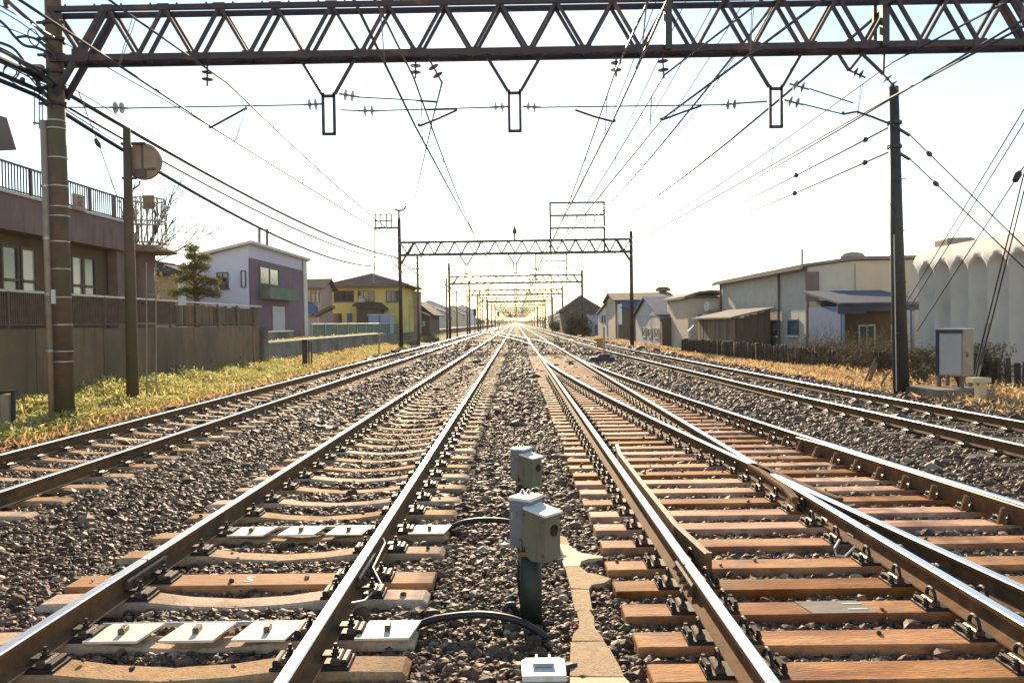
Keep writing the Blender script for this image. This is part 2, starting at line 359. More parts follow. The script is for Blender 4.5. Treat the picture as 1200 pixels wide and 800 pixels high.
# --- the main track with the white plates
CL = -1.825
t_main = thing('railway_track', (CL, 10, -0.3), 'main railway track with white square plates and a wooden sleeper marked 5', 'railway track')
sweep_rail('rail', [(CL-GA, y, 0) for y in ypts(-2, 1500, 6)], t_main)
sweep_rail('rail', [(CL+GA, y, 0) for y in ypts(-2, 1500, 6)], t_main)
me_con = sleeper_mesh('concrete_sleeper', 'concrete'); me_wood = sleeper_mesh('wood_sleeper', 'wide')
ym = [3.0, 3.40, 3.92, 4.30, 4.93, 5.26, 5.90, 6.41, 7.08, 7.62]
yy = 8.2
while yy < 60: ym.append(yy); yy += 0.60
S_main = {}
for i, y in enumerate(ym):
    wood = i == 5
    S_main[i] = lay_sleeper(t_main, me_wood if wood else me_con, CL, y, ZT, 1.27, (CL-GA, CL+GA), 'leaf' if y < 22 else None, w=0.13 if wood else 0.115)
far_sleepers(t_main, lambda y: CL, 60, 260, 0.6, 1.25, ZT, M['concrete_sleeper'])
# the number painted on the wooden sleeper
def text_mesh(name, c):
    t = bpy.data.objects.new(name, c); COL.objects.link(t); bpy.context.view_layer.update()
    me = bpy.data.meshes.new_from_object(t.evaluated_get(bpy.context.evaluated_depsgraph_get())); me.name = name
    if not me.materials: me.materials.append(c.materials[0])
    bpy.data.objects.remove(t); o = bpy.data.objects.new(name, me); COL.objects.link(o); return o
def paint_text(txt, parent, wpos, size, rz=0.0, mat=None, name='lettering', rx=0.0):
    c = bpy.data.curves.new(name, 'FONT'); c.body = txt; c.size = size; c.align_x = 'CENTER'; c.align_y = 'CENTER'; c.extrude = 0.0008
    c.materials.append(mat or M['white_paint'])
    o = text_mesh(name, c); o.parent = parent; o.location = Vector(wpos) - WP[parent.name]; o.rotation_euler = (rx, 0, rz); WP[o.name] = Vector(wpos); return o
paint_text('5', S_main[5], (P(293, 679, 5.26).x, 5.25, ZT+0.002), 0.15)
# fishplates at the rail joint and the bond wire beside it
for rx in (CL-GA, CL+GA):
    for s in (-1, 1):
        mb = MB(); mb.cbox((rx+s*0.026, 5.20, -0.082), (0.03, 0.56, 0.062), 0, 0.012)
        for k in (-0.2,-0.07,0.07,0.2): mb.lathe([(0,0.017),(0.018,0.017),(0.018,0.009),(0.034,0.009)], (rx+s*0.04, 5.20+k, -0.085), (s,0,0), 6)
        mb.build('fishplate', M['clip_shine'], t_main)
    mb = MB(); mb.cbox((rx, 5.205, -0.012), (0.068, 0.006, 0.0255)); mb.build('rail_joint', M['clip'], t_main)
mb = MB(); mb.tube([(CL+GA+0.045,5.75,-0.03),(CL+GA+0.07,5.7,-0.05),(CL+GA+0.07,5.2,-0.08),(CL+GA+0.16,5.0,-0.12),(CL+GA+0.10,4.75,-0.14),(CL+GA+0.05,4.6,-0.10)], 0.008, 6); mb.build('bond_wire', M['galv'], t_main)
# the white plates with their upright lugs
def plate_on(sl, x, y, skew):
    mb = MB(); w, d = 0.15, 0.125; z = ZT + 0.012
    mb.prism([(x-w-skew, y-d, z), (x+w-skew, y-d, z), (x+w+skew, y+d, z), (x-w+skew, y+d, z)], (0,0,0.014))
    o = mb.build('cable_plate', M['plate'], sl, smooth=False)
    m2 = MB(); m2.cbox((x-0.005, y, z+0.030), (0.035,0.075,0.034), 0.1, 0.006); m2.build('lug', M['clip_shine'], sl)
for i in (3, 7):
    y = ym[i]
    for k, off in enumerate((-0.42, 0.0, 0.40, 1.08)):
        plate_on(S_main[i], CL + off, y, 0.02)
    mb = MB(); pts = [(CL-0.62, y+0.145, ZT+0.01), (CL+0.55, y+0.145, ZT+0.012), (CL+0.95, y+0.145, ZT-0.02), (CL+1.22, y+0.15, ZT-0.02)]
    mb.tube(pts, 0.014, 8); mb.build('cable_conduit', M['galv'], S_main[i])

# --- the outer track beside the bank
C1 = -5.87
t_out = thing('railway_track', (C1, 15, -0.3), 'outer railway track beside the grassy bank and the high concrete wall', 'railway track')
for s in (-1, 1): sweep_rail('rail', [(C1+s*GA, y, 0) for y in ypts(2, 1500, 6)], t_out)
yy = 6.0
while yy < 58:
    lay_sleeper(t_out, me_con, C1, yy, ZT, 1.27, (C1-GA, C1+GA), 'leaf' if 8.5 < yy < 19 else None); yy += 0.62
far_sleepers(t_out, lambda y: C1, 58, 260, 0.62, 1.25, ZT, M['concrete_sleeper'])

# --- the outer track beside the sleeper fence
t_four = thing('railway_track', (6.5, 15, -0.3), 'outer railway track with dark buried sleepers beside the dry grass and post fence', 'railway track')
for s in (-1, 1): sweep_rail('rail', [(track4(y)+s*GA, y, -0.02) for y in ypts(2, 1500, 2.5)], t_four)
me_dark = sleeper_mesh('dark_sleeper', 'dark')
yy = 5.2
while yy < 56:
    o = lay_sleeper(t_four, me_dark, track4(yy), yy, ZT-0.035, 1.27, (track4(yy)-GA, track4(yy)+GA), 'leaf' if 7 < yy < 17 else None); yy += 0.66
far_sleepers(t_four, track4, 56, 220, 0.66, 1.25, ZT-0.03, M['dark_wood'])

# --- the main track with the turnout
CR = 1.852
YS = 39.0                                       # toe of the switch
def div(y):
    """sideways offset of the diverging track"""
    u = YS - y
    if u <= 0: return 0.0
    if y < 8.0: u0 = YS - 8.0; return 0.00155*u0*u0 + (8.0 - y)*(2*0.00155*u0)
    return 0.00155*u*u
t_turn = thing('railway_track', (2.4, 10, -0.3), 'main railway track with rust orange sleepers and the turnout branching off it', 'railway track')
XL, XR = CR-GA, CR+GA
YF = 6.9                                        # crossing nose: inner diverging rail meets the straight rail
for q in np.arange(4, 12, 0.02):
    if XL + div(q) < XR: YF = float(q); break
sweep_rail('rail', [(XL, y, 0) for y in ypts(-2, 1500, 4)], t_turn)
# straight right rail: far part becomes the wing rail, near part the point rail of the crossing
KN = YF + 0.55
sweep_rail('rail', [(XR, y, 0) for y in ypts(KN, 1500, 4)], t_turn)
sweep_rail('wing_rail', [(XR, KN, 0), (XR+0.055, YF+0.1, -0.002), (XL+div(YF-0.7)+0.085, YF-0.7, -0.004), (XL+div(YF-1.1)+0.13, YF-1.1, -0.006)], t_turn, shiny=False)
sweep_rail('point_rail', [(XR, y, -0.001) for y in [YF-0.02, YF-0.6, YF-1.5, 3, 1, -2]][::-1], t_turn)
# inner diverging rail
sweep_rail('rail', [(XL+div(y)+0.010*min(1, max(0, (YS-1-y))), y, 0) for y in [KN, 8, 9, 10, 11, 12, 13.5, 15, 17, 19, 21, 23, 25, 27, 29, 31, 33, 35, 36.5]], t_turn)
sweep_rail('wing_rail', [(XL+div(KN), KN, 0), (XR-0.055, YF+0.1, 0), (XR-0.09, YF-0.7, 0), (XR-0.14, YF-1.05, -0.006)], t_turn, shiny=False)
sweep_rail('point_rail', [(XL+div(y)+0.003, y, 0) for y in [YF-0.12, 5.5, 4.5, 3.5, 2, 0, -2]][::-1], t_turn)
# outer diverging rail
sweep_rail('rail', [(XR+div(y), y, 0) for y in [-2, 0, 2, 4, 6, 8, 9, 10, 11, 12, 13.5, 15, 17, 19, 21, 23, 25, 27, 29, 31, 33]], t_turn)
# check rails
M['check_top'] = pm('check_top', (0.34,0.25,0.17), (0.20,0.14,0.09), 14, 0.42, 0.2, metal=0.6)
CHP = [(-0.024,-0.15),(0.024,-0.15),(0.024,0.002),(0.016,0.010),(-0.016,0.010),(-0.024,0.002)]
def sweep_check(pts):
    mb = MB(); n = 6; V = [Vector(p) for p in pts]; vs = []; fs = []; ms = []
    for i, p in enumerate(V):
        d = V[min(i+1, len(V)-1)] - V[max(i-1, 0)]; d.normalize(); lat = Vector((d.y,-d.x,0))
        vs += [p + lat*u + Vector((0,0,w)) for u, w in CHP]
    for i in range(len(V)-1):
        for k in range(n): j = (k+1) % n; fs.append((i*n+k,(i+1)*n+k,(i+1)*n+j,i*n+j)); ms.append(2 if k in (2,3,4) else 0)
    fs.append(tuple(range(n))); fs.append(tuple((len(V)-1)*n+k for k in range(n-1,-1,-1))); ms += [0, 0]
    mb.v, mb.f, mb.m = vs, fs, ms; return mb.build('check_rail', [M['rail_side'], M['rail_top'], M['check_top']], t_turn)
sweep_check([(XL+0.175, 5.15, 0), (XL+0.115, 5.9, 0), (XL+0.108, 7.5, 0), (XL+0.115, 9.1, 0), (XL+0.17, 9.8, 0)])
sweep_check([(XR+div(y)-g, y, 0) for y, g in ((4.6,0.17),(5.3,0.115),(7.5,0.108),(9.5,0.115),(10.2,0.17))])
# timbers
me_t = {}
def timber(length):
    k = round(length*10)/10
    if k not in me_t: me_t[k] = sleeper_mesh('turnout_sleeper', 'timber', k)
    return me_t[k], k
yr = [2.86, 3.30, 3.78, 4.17, 4.61, 5.03, 5.46, 5.98, 6.48]
yy = 6.93
while yy < 41: yr.append(yy); yy += 0.455
S_turn = []
for y in yr:
    x0 = XL - 0.47; x1 = XR + div(y) + 0.50; me, k = timber(x1 - x0)
    rails = [XL, XR]
    if div(y) > 0.12: rails.append(XR + div(y))
    if 0.25 < div(y) and abs(y - YF) > 0.9: rails.append(XL + div(y))
    S_turn.append(lay_sleeper(t_turn, me, x0 + k/2, y, ZT, k/2 + 0.02, rails, 'spring' if y < 24 else None, 0.004, 0.115))
yy = 41.4
while yy < 60: lay_sleeper(t_turn, me_con, CR, yy, ZT, 1.27, (), None); yy += 0.6
far_sleepers(t_turn, lambda y: CR, 60, 260, 0.6, 1.25, ZT, M['concrete_sleeper'])
# grey patch and the painted mark on one timber
i_m = min(range(len(yr)), key=lambda i: abs(yr[i] - 4.61)); ymk = yr[i_m]
mb = MB(); xa = P(945, 712, ymk).x; xb = P(1015, 712, ymk).x
mb.prism([(xa, ymk-0.098, ZT+0.001), (xb+0.03, ymk-0.098, ZT+0.001), (xb-0.02, ymk+0.098, ZT+0.001), (xa-0.04, ymk+0.098, ZT+0.001)], (0,0,0.003))
mb.build('grey_patch', M['old_concrete'], S_turn[i_m])
paint_text('11', S_turn[i_m], (P(1000, 713, ymk).x, ymk, ZT+0.006), 0.17, R(-90))
# braces on the outer rail and its fishplated joints
brace = MB(); brace.prism([(-0.10,-0.012,0),(-0.03,-0.012,0),(-0.03,-0.012,0.135),(-0.06,-0.012,0.135)], (0,0.03,0)); brace.lathe([(0,0.014),(0.012,0.014)], (-0.062,-0.012,0.06), (0,-1,0), 6)
bme = None
for y in yr:
    if 4.5 < y < 12.5:
        o = None
        if bme is None:
            o = brace.build('rail_brace', M['rail_side'], t_turn, local=True); bme = o.data
            o.location = Vector((XR+div(y)-0.16, y-0.10, ZT+0.01)) - WP[t_turn.name]
        else: o = place('rail_brace', bme, t_turn, (XR+div(y)-0.16, y-0.10, ZT+0.01))
for (rx, yj) in ((XL, 4.95),):
    for s in (-1, 1):
        mb = MB(); mb.cbox((rx+s*0.027, yj, -0.082), (0.032, 0.5, 0.065), 0, 0.012)
        for k in (-0.18,-0.06,0.06,0.18): mb.lathe([(0,0.017),(0.018,0.017),(0.018,0.009),(0.03,0.009)], (rx+s*0.04, yj+k, -0.085), (s,0,0), 6)
        mb.build('fishplate', M['clip_shine'], t_turn)
    mb = MB(); mb.cbox((rx, yj, -0.012), (0.068,0.006,0.0255)); mb.build('rail_joint', M['clip'], t_turn)
mb = MB(); mb.tube([P(984,632,5.55), P(978,642,5.5), P(980,650,5.45), P(990,652,5.45), P(1002,640,5.5)], 0.009, 6); mb.build('bond_wire', M['galv'], t_turn)

# --- crossover between the two main tracks further on
t_x = thing('railway_track', (0, 75, -0.3), 'crossover track slanting between the two main tracks beyond the turnout', 'railway track')
def xo(y):
    t = min(1, max(0, (y - 50)/62)); t = t*t*(3 - 2*t); return CR + (CL - CR)*t
for s in (-1, 1): sweep_rail('rail', [(xo(y)+s*GA, y, 0.002) for y in np.arange(52, 111, 3.0)], t_x)
far_sleepers(t_x, xo, 56, 106, 0.6, 1.2, ZT-0.01, M['timber'])
t_x2 = thing('railway_track', (-4, 120, -0.3), 'far crossover track slanting to the outer track beside the bank', 'railway track')
def xo2(y):
    t = min(1, max(0, (y - 96)/60)); t = t*t*(3 - 2*t); return CL + (C1 - CL)*t
for s in (-1, 1): sweep_rail('rail', [(xo2(y)+s*GA, y, 0.003) for y in np.arange(98, 156, 3.0)], t_x2)
far_sleepers(t_x2, xo2, 100, 152, 0.6, 1.2, ZT-0.01, M['timber'])

# ================================================================== ballast stones (real geometry, one mass)
def stone_points():
    out = []
    def band(y0, y1, dens, size, zj):
        n = int((y1 - y0)*21*dens); x = rng.uniform(-9.6, 11.4, n); y = rng.uniform(y0, y1, n)
        k = (np.abs(x) < 0.70*y + 0.6); x, y = x[k], y[k]
        s = size*np.exp(rng.normal(0, 0.36, len(x)))
        z = hb(x, y) + rng.uniform(-0.01, zj, len(x)) - max(0.0, size-0.03)*0.75
        out.append(np.stack([x, y, z, s], 1))
    band(2.4, 7, 1500, 0.021, 0.022); band(2.4, 6, 1500, 0.010, 0.028); band(7, 13, 900, 0.0265, 0.025); band(13, 24, 290, 0.044, 0.028); band(24, 46, 120, 0.064, 0.03); band(46, 75, 45, 0.10, 0.03)
    p = np.concatenate(out)
    keep = np.ones(len(p), bool)
    # clear of the sleeper tops (a few stray stones stay on them), thin on the verges
    sl = np.array(SLEEPERS); order = np.argsort(sl[:,2]); sl = sl[order]; ysl = sl[:,2]
    cell = {}
    for x0, x1, y, w in SLEEPERS: cell.setdefault(int(y), []).append((x0, x1, y, w))
    yi = p[:,1].astype(int)
    for c in range(0, 76):
        rows = [r for k in (c-1, c, c+1) for r in cell.get(k, [])]
        if not rows: continue
        idx = np.nonzero(yi == c)[0]
        if len(idx) == 0: continue
        q = p[idx]
        for x0, x1, y, w in rows:
            inside = (q[:,0] > x0 - 0.01) & (q[:,0] < x1 + 0.01) & (np.abs(q[:,1] - y) < w + q[:,3]*0.45)
            keep[idx[inside]] = False
    # clear of the rails
    rails = [lambda y: CL-GA, lambda y: CL+GA, lambda y: C1-GA, lambda y: C1+GA, lambda y: XL+0*y, lambda y: XR+0*y]
    for f in rails: keep &= ~(np.abs(p[:,0] - f(p[:,1])) < 0.085)
    dv = np.array([div(v) for v in np.arange(0, 80, 0.1)]); d_ = dv[np.clip((p[:,1]*10).astype(int), 0, 799)]
    keep &= ~((np.abs(p[:,0] - XL - d_) < 0.085) & (p[:,1] < 38)); keep &= ~((np.abs(p[:,0] - XR - d_) < 0.085) & (p[:,1] < 38))
    t4 = np.interp(p[:,1], np.arange(0, 80, 1.0), [track4(v) for v in range(80)])
    keep &= ~(np.abs(np.abs(p[:,0] - t4) - GA) < 0.08)
    verge = (p[:,0] < -8.3) | (p[:,0] > 8.9 + right_shift(p[:,1])); keep &= ~(verge & (rng.random(len(p)) < 0.55))
    for poly in CLEAR:
        ins = np.zeros(len(p), bool); j = len(poly)-1
        for i in range(len(poly)):
            (xi, yi_), (xj_, yj_) = poly[i], poly[j]
            with np.errstate(divide='ignore', invalid='ignore'): ins ^= ((yi_ > p[:,1]) != (yj_ > p[:,1])) & (p[:,0] < (xj_-xi)*(p[:,1]-yi_)/(yj_-yi_)+xi)
            j = i
        keep &= ~ins
    p = p[keep]
    # strays on the sleepers and pebbles by the troughs
    st = []
    for x0, x1, y, w in SLEEPERS:
        if y < 16:
            for _ in range(rng.integers(1, 7)):
                st.append((rng.uniform(x0, x1), y + rng.uniform(-w, w)*0.7, ZT + 0.008, rng.uniform(0.008, 0.02)))
    return np.concatenate([p, np.array(st)])
def stone_material():
    m, n, l, b = _nodes('ballast_stone')
    a = n.new('ShaderNodeAttribute'); a.attribute_type = 'INSTANCER'; a.attribute_name = 'tint'
    r = n.new('ShaderNodeValToRGB'); e = r.color_ramp.elements; r.color_ramp.interpolation = 'CONSTANT'
    e[0].position = 0; e[0].color = (0.058,0.036,0.025,1); e[1].position = 0.93; e[1].color = (0.359,0.320,0.281,1)
    for p, c in ((0.15,(0.098,0.062,0.042,1)),(0.3,(0.074,0.056,0.045,1)),(0.44,(0.140,0.105,0.078,1)),(0.56,(0.101,0.090,0.058,1)),(0.68,(0.164,0.117,0.086,1)),(0.78,(0.125,0.082,0.064,1)),(0.86,(0.234,0.195,0.164,1))): q = e.new(p); q.color = c
    l.new(a.outputs['Fac'], r.inputs[0])
    g = n.new('ShaderNodeNewGeometry'); t = n.new('ShaderNodeTexNoise'); t.inputs['Scale'].default_value = 45; t.inputs['Detail'].default_value = 5; l.new(g.outputs['Position'], t.inputs['Vector'])
    mx = n.new('ShaderNodeMix'); mx.data_type = 'RGBA'; mx.blend_type = 'OVERLAY'; mx.inputs['Factor'].default_value = 0.55
    l.new(r.outputs[0], mx.inputs[6]); l.new(t.outputs['Fac'], mx.inputs[7])
    # moss and rust patches drifting over the bed
    t2 = n.new('ShaderNodeTexNoise'); t2.inputs['Scale'].default_value = 0.8; t2.inputs['Detail'].default_value = 5; l.new(g.outputs['Position'], t2.inputs['Vector'])
    r2 = n.new('ShaderNodeValToRGB'); r2.color_ramp.elements[0].position = 0.36; r2.color_ramp.elements[1].position = 0.66
    r2.color_ramp.elements[0].color = (1.0,0.66,0.53,1); r2.color_ramp.elements[1].color = (0.97,0.86,0.64,1); l.new(t2.outputs['Fac'], r2.inputs[0])
    m2 = n.new('ShaderNodeMix'); m2.data_type = 'RGBA'; m2.blend_type = 'MULTIPLY'; m2.inputs['Factor'].default_value = 0.9
    l.new(mx.outputs[2], m2.inputs[6]); l.new(r2.outputs[0], m2.inputs[7]); l.new(m2.outputs[2], b.inputs['Base Color'])
    b.inputs['Roughness'].default_value = 0.62; b.inputs['Specular IOR Level'].default_value = 0.3
    return m
def make_stones():
    p = stone_points(); me = bpy.data.meshes.new('ballast_stones'); me.vertices.add(len(p)); me.vertices.foreach_set('co', p[:,:3].ravel().astype(np.float32))
    n = len(p)
    a = me.attributes.new('size', 'FLOAT_VECTOR', 'POINT'); sv = p[:,3:4]*np.stack([rng.uniform(0.8,1.35,n), rng.uniform(0.7,1.1,n), rng.uniform(0.55,0.95,n)], 1)
    a.data.foreach_set('vector', sv.ravel().astype(np.float32))
    a = me.attributes.new('turn', 'FLOAT_VECTOR', 'POINT'); a.data.foreach_set('vector', np.stack([rng.normal(0,0.35,n), rng.normal(0,0.35,n), rng.uniform(0,6.28,n)],1).ravel().astype(np.float32))
    a = me.attributes.new('tint', 'FLOAT', 'POINT'); a.data.foreach_set('value', rng.random(n).astype(np.float32))
    a = me.attributes.new('pick', 'INT', 'POINT'); a.data.foreach_set('value', rng.integers(0, 7, n).astype(np.int32))
    o = place('ballast_stones', me, None, (0,0,0)); tag(o, 'brown and grey crushed stone ballast lying between the sleepers', 'ballast', kind='stuff')
    ng = bpy.data.node_groups.new('stones', 'GeometryNodeTree')
    ng.interface.new_socket('Geometry', in_out='INPUT', socket_type='NodeSocketGeometry'); ng.interface.new_socket('Geometry', in_out='OUTPUT', socket_type='NodeSocketGeometry')
    N, L = ng.nodes, ng.links; gi = N.new('NodeGroupInput'); go = N.new('NodeGroupOutput')
    g2i = N.new('GeometryNodeGeometryToInstance')
    for k in range(7):
        ic = N.new('GeometryNodeMeshIcoSphere'); ic.inputs['Radius'].default_value = 1.0; ic.inputs['Subdivisions'].default_value = 2 if k < 4 else 1
        pos = N.new('GeometryNodeInputPosition'); ad = N.new('ShaderNodeVectorMath'); ad.operation = 'ADD'; ad.inputs[1].default_value = (k*7.3, k*3.1, k*5.7); L.new(pos.outputs[0], ad.inputs[0])
        vo = N.new('ShaderNodeTexVoronoi'); vo.feature = 'F1'; vo.inputs['Scale'].default_value = 0.85; L.new(ad.outputs[0], vo.inputs['Vector'])
        no = N.new('ShaderNodeTexNoise'); no.inputs['Scale'].default_value = 0.9; no.inputs['Detail'].default_value = 1.5; L.new(ad.outputs[0], no.inputs['Vector'])
        ma = N.new('ShaderNodeMath'); ma.operation = 'MULTIPLY_ADD'; ma.inputs[1].default_value = 1.1; ma.inputs[2].default_value = 0.32; L.new(no.outputs['Fac'], ma.inputs[0])
        mb_ = N.new('ShaderNodeMath'); mb_.operation = 'MULTIPLY_ADD'; mb_.inputs[1].default_value = 0.28; L.new(vo.outputs['Distance'], mb_.inputs[0]); L.new(ma.outputs[0], mb_.inputs[2])
        sp = N.new('GeometryNodeSetPosition'); mul = N.new('ShaderNodeVectorMath'); mul.operation = 'SCALE'; L.new(pos.outputs[0], mul.inputs[0]); L.new(mb_.outputs[0], mul.inputs['Scale'])
        L.new(ic.outputs['Mesh'], sp.inputs['Geometry']); L.new(mul.outputs[0], sp.inputs['Position'])
        ss = N.new('GeometryNodeSetShadeSmooth'); ss.inputs['Shade Smooth'].default_value = False; L.new(sp.outputs[0], ss.inputs['Geometry'])
        sm = N.new('GeometryNodeSetMaterial'); sm.inputs['Material'].default_value = M['stone']; L.new(ss.outputs[0], sm.inputs['Geometry'])
        L.new(sm.outputs[0], g2i.inputs[0])
    iop = N.new('GeometryNodeInstanceOnPoints'); iop.inputs['Pick Instance'].default_value = True
    m2p = N.new('GeometryNodeMeshToPoints'); L.new(gi.outputs[0], m2p.inputs['Mesh']); L.new(m2p.outputs[0], iop.inputs['Points']); L.new(g2i.outputs[0], iop.inputs['Instance'])
    def att(nm, ty):
        x = N.new('GeometryNodeInputNamedAttribute'); x.data_type = ty; x.inputs['Name'].default_value = nm; return x.outputs[0]
    L.new(att('pick','INT'), iop.inputs['Instance Index']); L.new(att('size','FLOAT_VECTOR'), iop.inputs['Scale'])
    e2r = N.new('FunctionNodeEulerToRotation'); L.new(att('turn','FLOAT_VECTOR'), e2r.inputs[0]); L.new(e2r.outputs[0], iop.inputs['Rotation'])
    L.new(iop.outputs[0], go.inputs[0])
    o.modifiers.new('stones', 'NODES').node_group = ng; me.materials.append(M['stone'])
    return len(p)
M['stone'] = stone_material()

# ================================================================== overhead line
G1 = 16.0; GS = 45.7
GY = [G1 + GS*k for k in range(19)]
ZB, ZTP = 7.12, 8.12                            # centres of the bottom and top chord
def insulator(mb, a, b, discs=2, r=0.085, n=10):
    """rod with disc insulators from a to b"""
    a, b = Vector(a), Vector(b); d = (b-a); L = d.length; mb.tube([a, b], 0.02, 6)
    for k in range(discs):
        t = L*(0.5 + (k - (discs-1)/2)*0.34)
        mb.lathe([(t-0.035,0.022),(t-0.03,0.035),(t-0.004,r),(t+0.008,r*0.96),(t+0.012,0.03),(t+0.04,0.022)], a, d, n)
def truss(g, Y, x0, x1, n_pan, detail, dep=0.36, mat=None, th=1.0):
    mat = mat or M['gantry_steel']
    yf, yb = Y - dep/2, Y + dep/2
    for nm, z, w in (('top_chord', ZTP, 0.10), ('bottom_chord', ZB, 0.13)):
        for yy in (yf, yb):
            mb = MB(); mb.bar((x0, yy, z), (x1, yy, z), 0.085*th, w*th)
            mb.build(nm, mat, g)
    step = (x1 - x0 - 1.3)/n_pan; xs = [x0 + 0.65 + step*k for k in range(n_pan+1)]
    allb = MB()
    for yy in (yf, yb):
        for k in range(n_pan):
            xa, xb, xm = xs[k], xs[k+1], (xs[k]+xs[k+1])/2
            for p, q in (((xa, ZB), (xm, ZTP)), ((xm, ZTP), (xb, ZB))):
                mb = MB() if detail else allb
                mb.bar((p[0], yy, p[1]), (q[0], yy, q[1]), 0.075*th, 0.06*th)
                if detail: mb.build('diagonal', mat, g)
    if not detail: allb.build('lattice', mat, g)
    tie = MB()
    for k in range(n_pan+1):
        tie.bar((xs[k], yf, ZB), (xs[k], yb, ZB), 0.05); 
        if k < n_pan: tie.bar((xs[k]+step/2, yf, ZTP), (xs[k]+step/2, yb, ZTP), 0.05); tie.bar((xs[k], yf, ZB), (xs[k+1], yb, ZB), 0.03)
        tie.cbox((xs[k], yf-0.045, ZB), (0.26, 0.012, 0.17)); tie.cbox((xs[k]+step/2 if k < n_pan else xs[k], yf-0.045, ZTP), (0.24, 0.012, 0.13))
        for dx in (-0.3, 0.3): tie.lathe([(0,0.02),(0.03,0.02),(0.05,0.012)], (xs[k]+dx, yf, ZTP+0.05), (0,0,1), 6); tie.lathe([(0,0.02),(0.03,0.02),(0.05,0.012)], (xs[k]+dx, yf, ZB-0.065), (0,0,-1), 6)
    tie.build('batten', mat, g)['kind'] = 'stuff'
    # knee braces to the columns
    for xc, s in ((x0, 1), (x1, -1)):
        mb = MB()
        for yy in (yf, yb):
            mb.bar((xc + s*0.05, yy, ZTP), (xc + s*0.65, yy, ZB+0.05), 0.07); mb.bar((xc + s*1.15, yy, ZTP), (xc + s*0.1, yy, ZB-0.72), 0.10)
        mb.cbox((xc + s*0.65, yf-0.05, ZB+0.06), (0.34,0.014,0.24)); mb.build('knee_brace', mat, g)
    return xs
def hanger(g, x, Y, t=1.0):
    """V legs and the long rectangular loop between two tracks"""
    mb = MB(); z0 = ZB-0.06; zt = 6.34; zb = 5.54
    for s in (-1, 1):
        mb.bar((x+s*0.55, Y, z0), (x+s*0.135, Y, zt+0.02), 0.06*t); mb.bar((x+s*0.115, Y, zt+0.05), (x+s*0.115, Y, zb), 0.055*t)
    mb.bar((x-0.14, Y, zt-0.02), (x+0.14, Y, zt-0.02), 0.055*t); mb.bar((x-0.14, Y, zb), (x+0.14, Y, zb), 0.055*t)
    return mb.build('drop_hanger', M['gantry_steel'], g)
def column(g, x, Y, z0, z1, r, mat, name='column', lean=0.0):
    mb = MB(); mb.tube([(x, Y, z0), (x+lean*0.5, Y, (z0+z1)/2), (x+lean, Y, z1)], [r*1.06, r, r*0.9], 16); return mb.build(name, mat, g, smooth=True)

TRK = [-5.87, CL, CR, 5.5]
def feeder_frame(g, Y, xa, xb, zs, ins=True, mat=None):
    mat = mat or M['dark_steel']
    for x in (xa, xb):
        mb = MB(); mb.bar((x, Y-0.24, ZB-0.05), (x, Y-0.24, zs[0]+0.05), 0.14); mb.build('frame_post', mat, g)
    for k, z in enumerate(zs):
        mb = MB(); mb.bar((xa, Y-0.24, z), (xb, Y-0.24, z), 0.10, 0.14); a = mb.build('crossarm', mat, g)
        if ins and k == 1:
            m2 = MB()
            for q in range(5): x = xa + 0.65 + q*0.72; insulator(m2, (x, Y-0.24, z-0.05), (x, Y-0.24, z-0.55), 3, 0.11, 8)
            m2.build('insulator', M['porcelain'], a)
        if ins and k == 2:
            m2 = MB()
            for x in (xa+1.4, xa+2.8): insulator(m2, (x, Y-0.24, z-0.05), (x, Y-0.24, z-0.55), 3, 0.11, 8)
            m2.build('insulator', M['porcelain'], a)

# --- the near gantry over the camera's head
g1 = thing('catenary_gantry', (0, G1, -0.4), 'large brown lattice gantry spanning all tracks overhead, nearest of the row', 'gantry', 'gantries along the line')
XA, XB = P(71, 300, G1).x, 11.3
col_l = column(g1, XA, G1, -0.6, 9.6, 0.175, M['pole_brown'])
column(g1, XB, G1, -0.6, 9.6, 0.175, M['pole_brown'])
mb = MB(); xc = XA - 0.235; mb.tube([(xc, G1-0.05, -0.5), (xc, G1-0.05, 5.9)], 0.075, 12); mb.build('conduit_pipe', M['conduit'], g1, smooth=True)
mb = MB()
for py in (143, 152, 186, 219, 243, 254, 284, 316, 349, 381, 412, 424): mb = MB(); z = P(72, py, G1).z; mb.lathe([(0,0.186),(0.022,0.186)], (XA, G1, z), (0,0,1), 16); mb.build('band', M['galv'], g1)
for py in (220, 281, 346, 412): mb = MB(); z = P(72, py, G1).z; mb.lathe([(0,0.092),(0.05,0.092)], (xc, G1-0.05, z), (0,0,1), 12); mb.build('pipe_band', M['galv'], g1)
mb = MB(); mb.cbox((P(69,348,G1).x, G1-0.19, P(69,348,G1).z), (0.09,0.02,0.29)); mb.build('number_plate', M['white_paint'], g1)
mb = MB(); mb.cbox((XA-0.28, G1-0.1, P(60,84,G1).z), (0.17,0.14,0.20)); mb.build('terminal_box', M['conduit'], g1)
mb = MB(); 
for k in range(6): z = 6.2 + 0.33*k; mb.lathe([(0,0.215),(0.06,0.215)], (XA, G1, z), (0,0,1), 12); mb.bar((XA-0.28, G1-0.12, z+0.03), (XA+0.28, G1-0.12, z+0.03), 0.05)
mb.build('clamp', M['gantry_steel'], g1)
mb = MB(); mb.bar((XA-1.25, G1-0.1, 8.42), (XA+0.3, G1-0.1, 8.42), 0.09); mb.bar((XA-0.95, G1-0.1, 8.40), (XA-0.1, G1-0.1, 7.62), 0.07); mb.bar((XA-0.75, G1-0.1, 7.0), (XA, G1-0.1, 6.62), 0.07, 0.1)
arm_l = mb.build('crossarm', M['gantry_steel'], g1)
mb = MB()
for dx in (-1.2, -0.92): mb.lathe([(0,0.02),(0.03,0.05),(0.09,0.05),(0.10,0.03),(0.16,0.055),(0.18,0.02)], (XA+dx, G1-0.1, 8.37), (0,0,-1), 10)
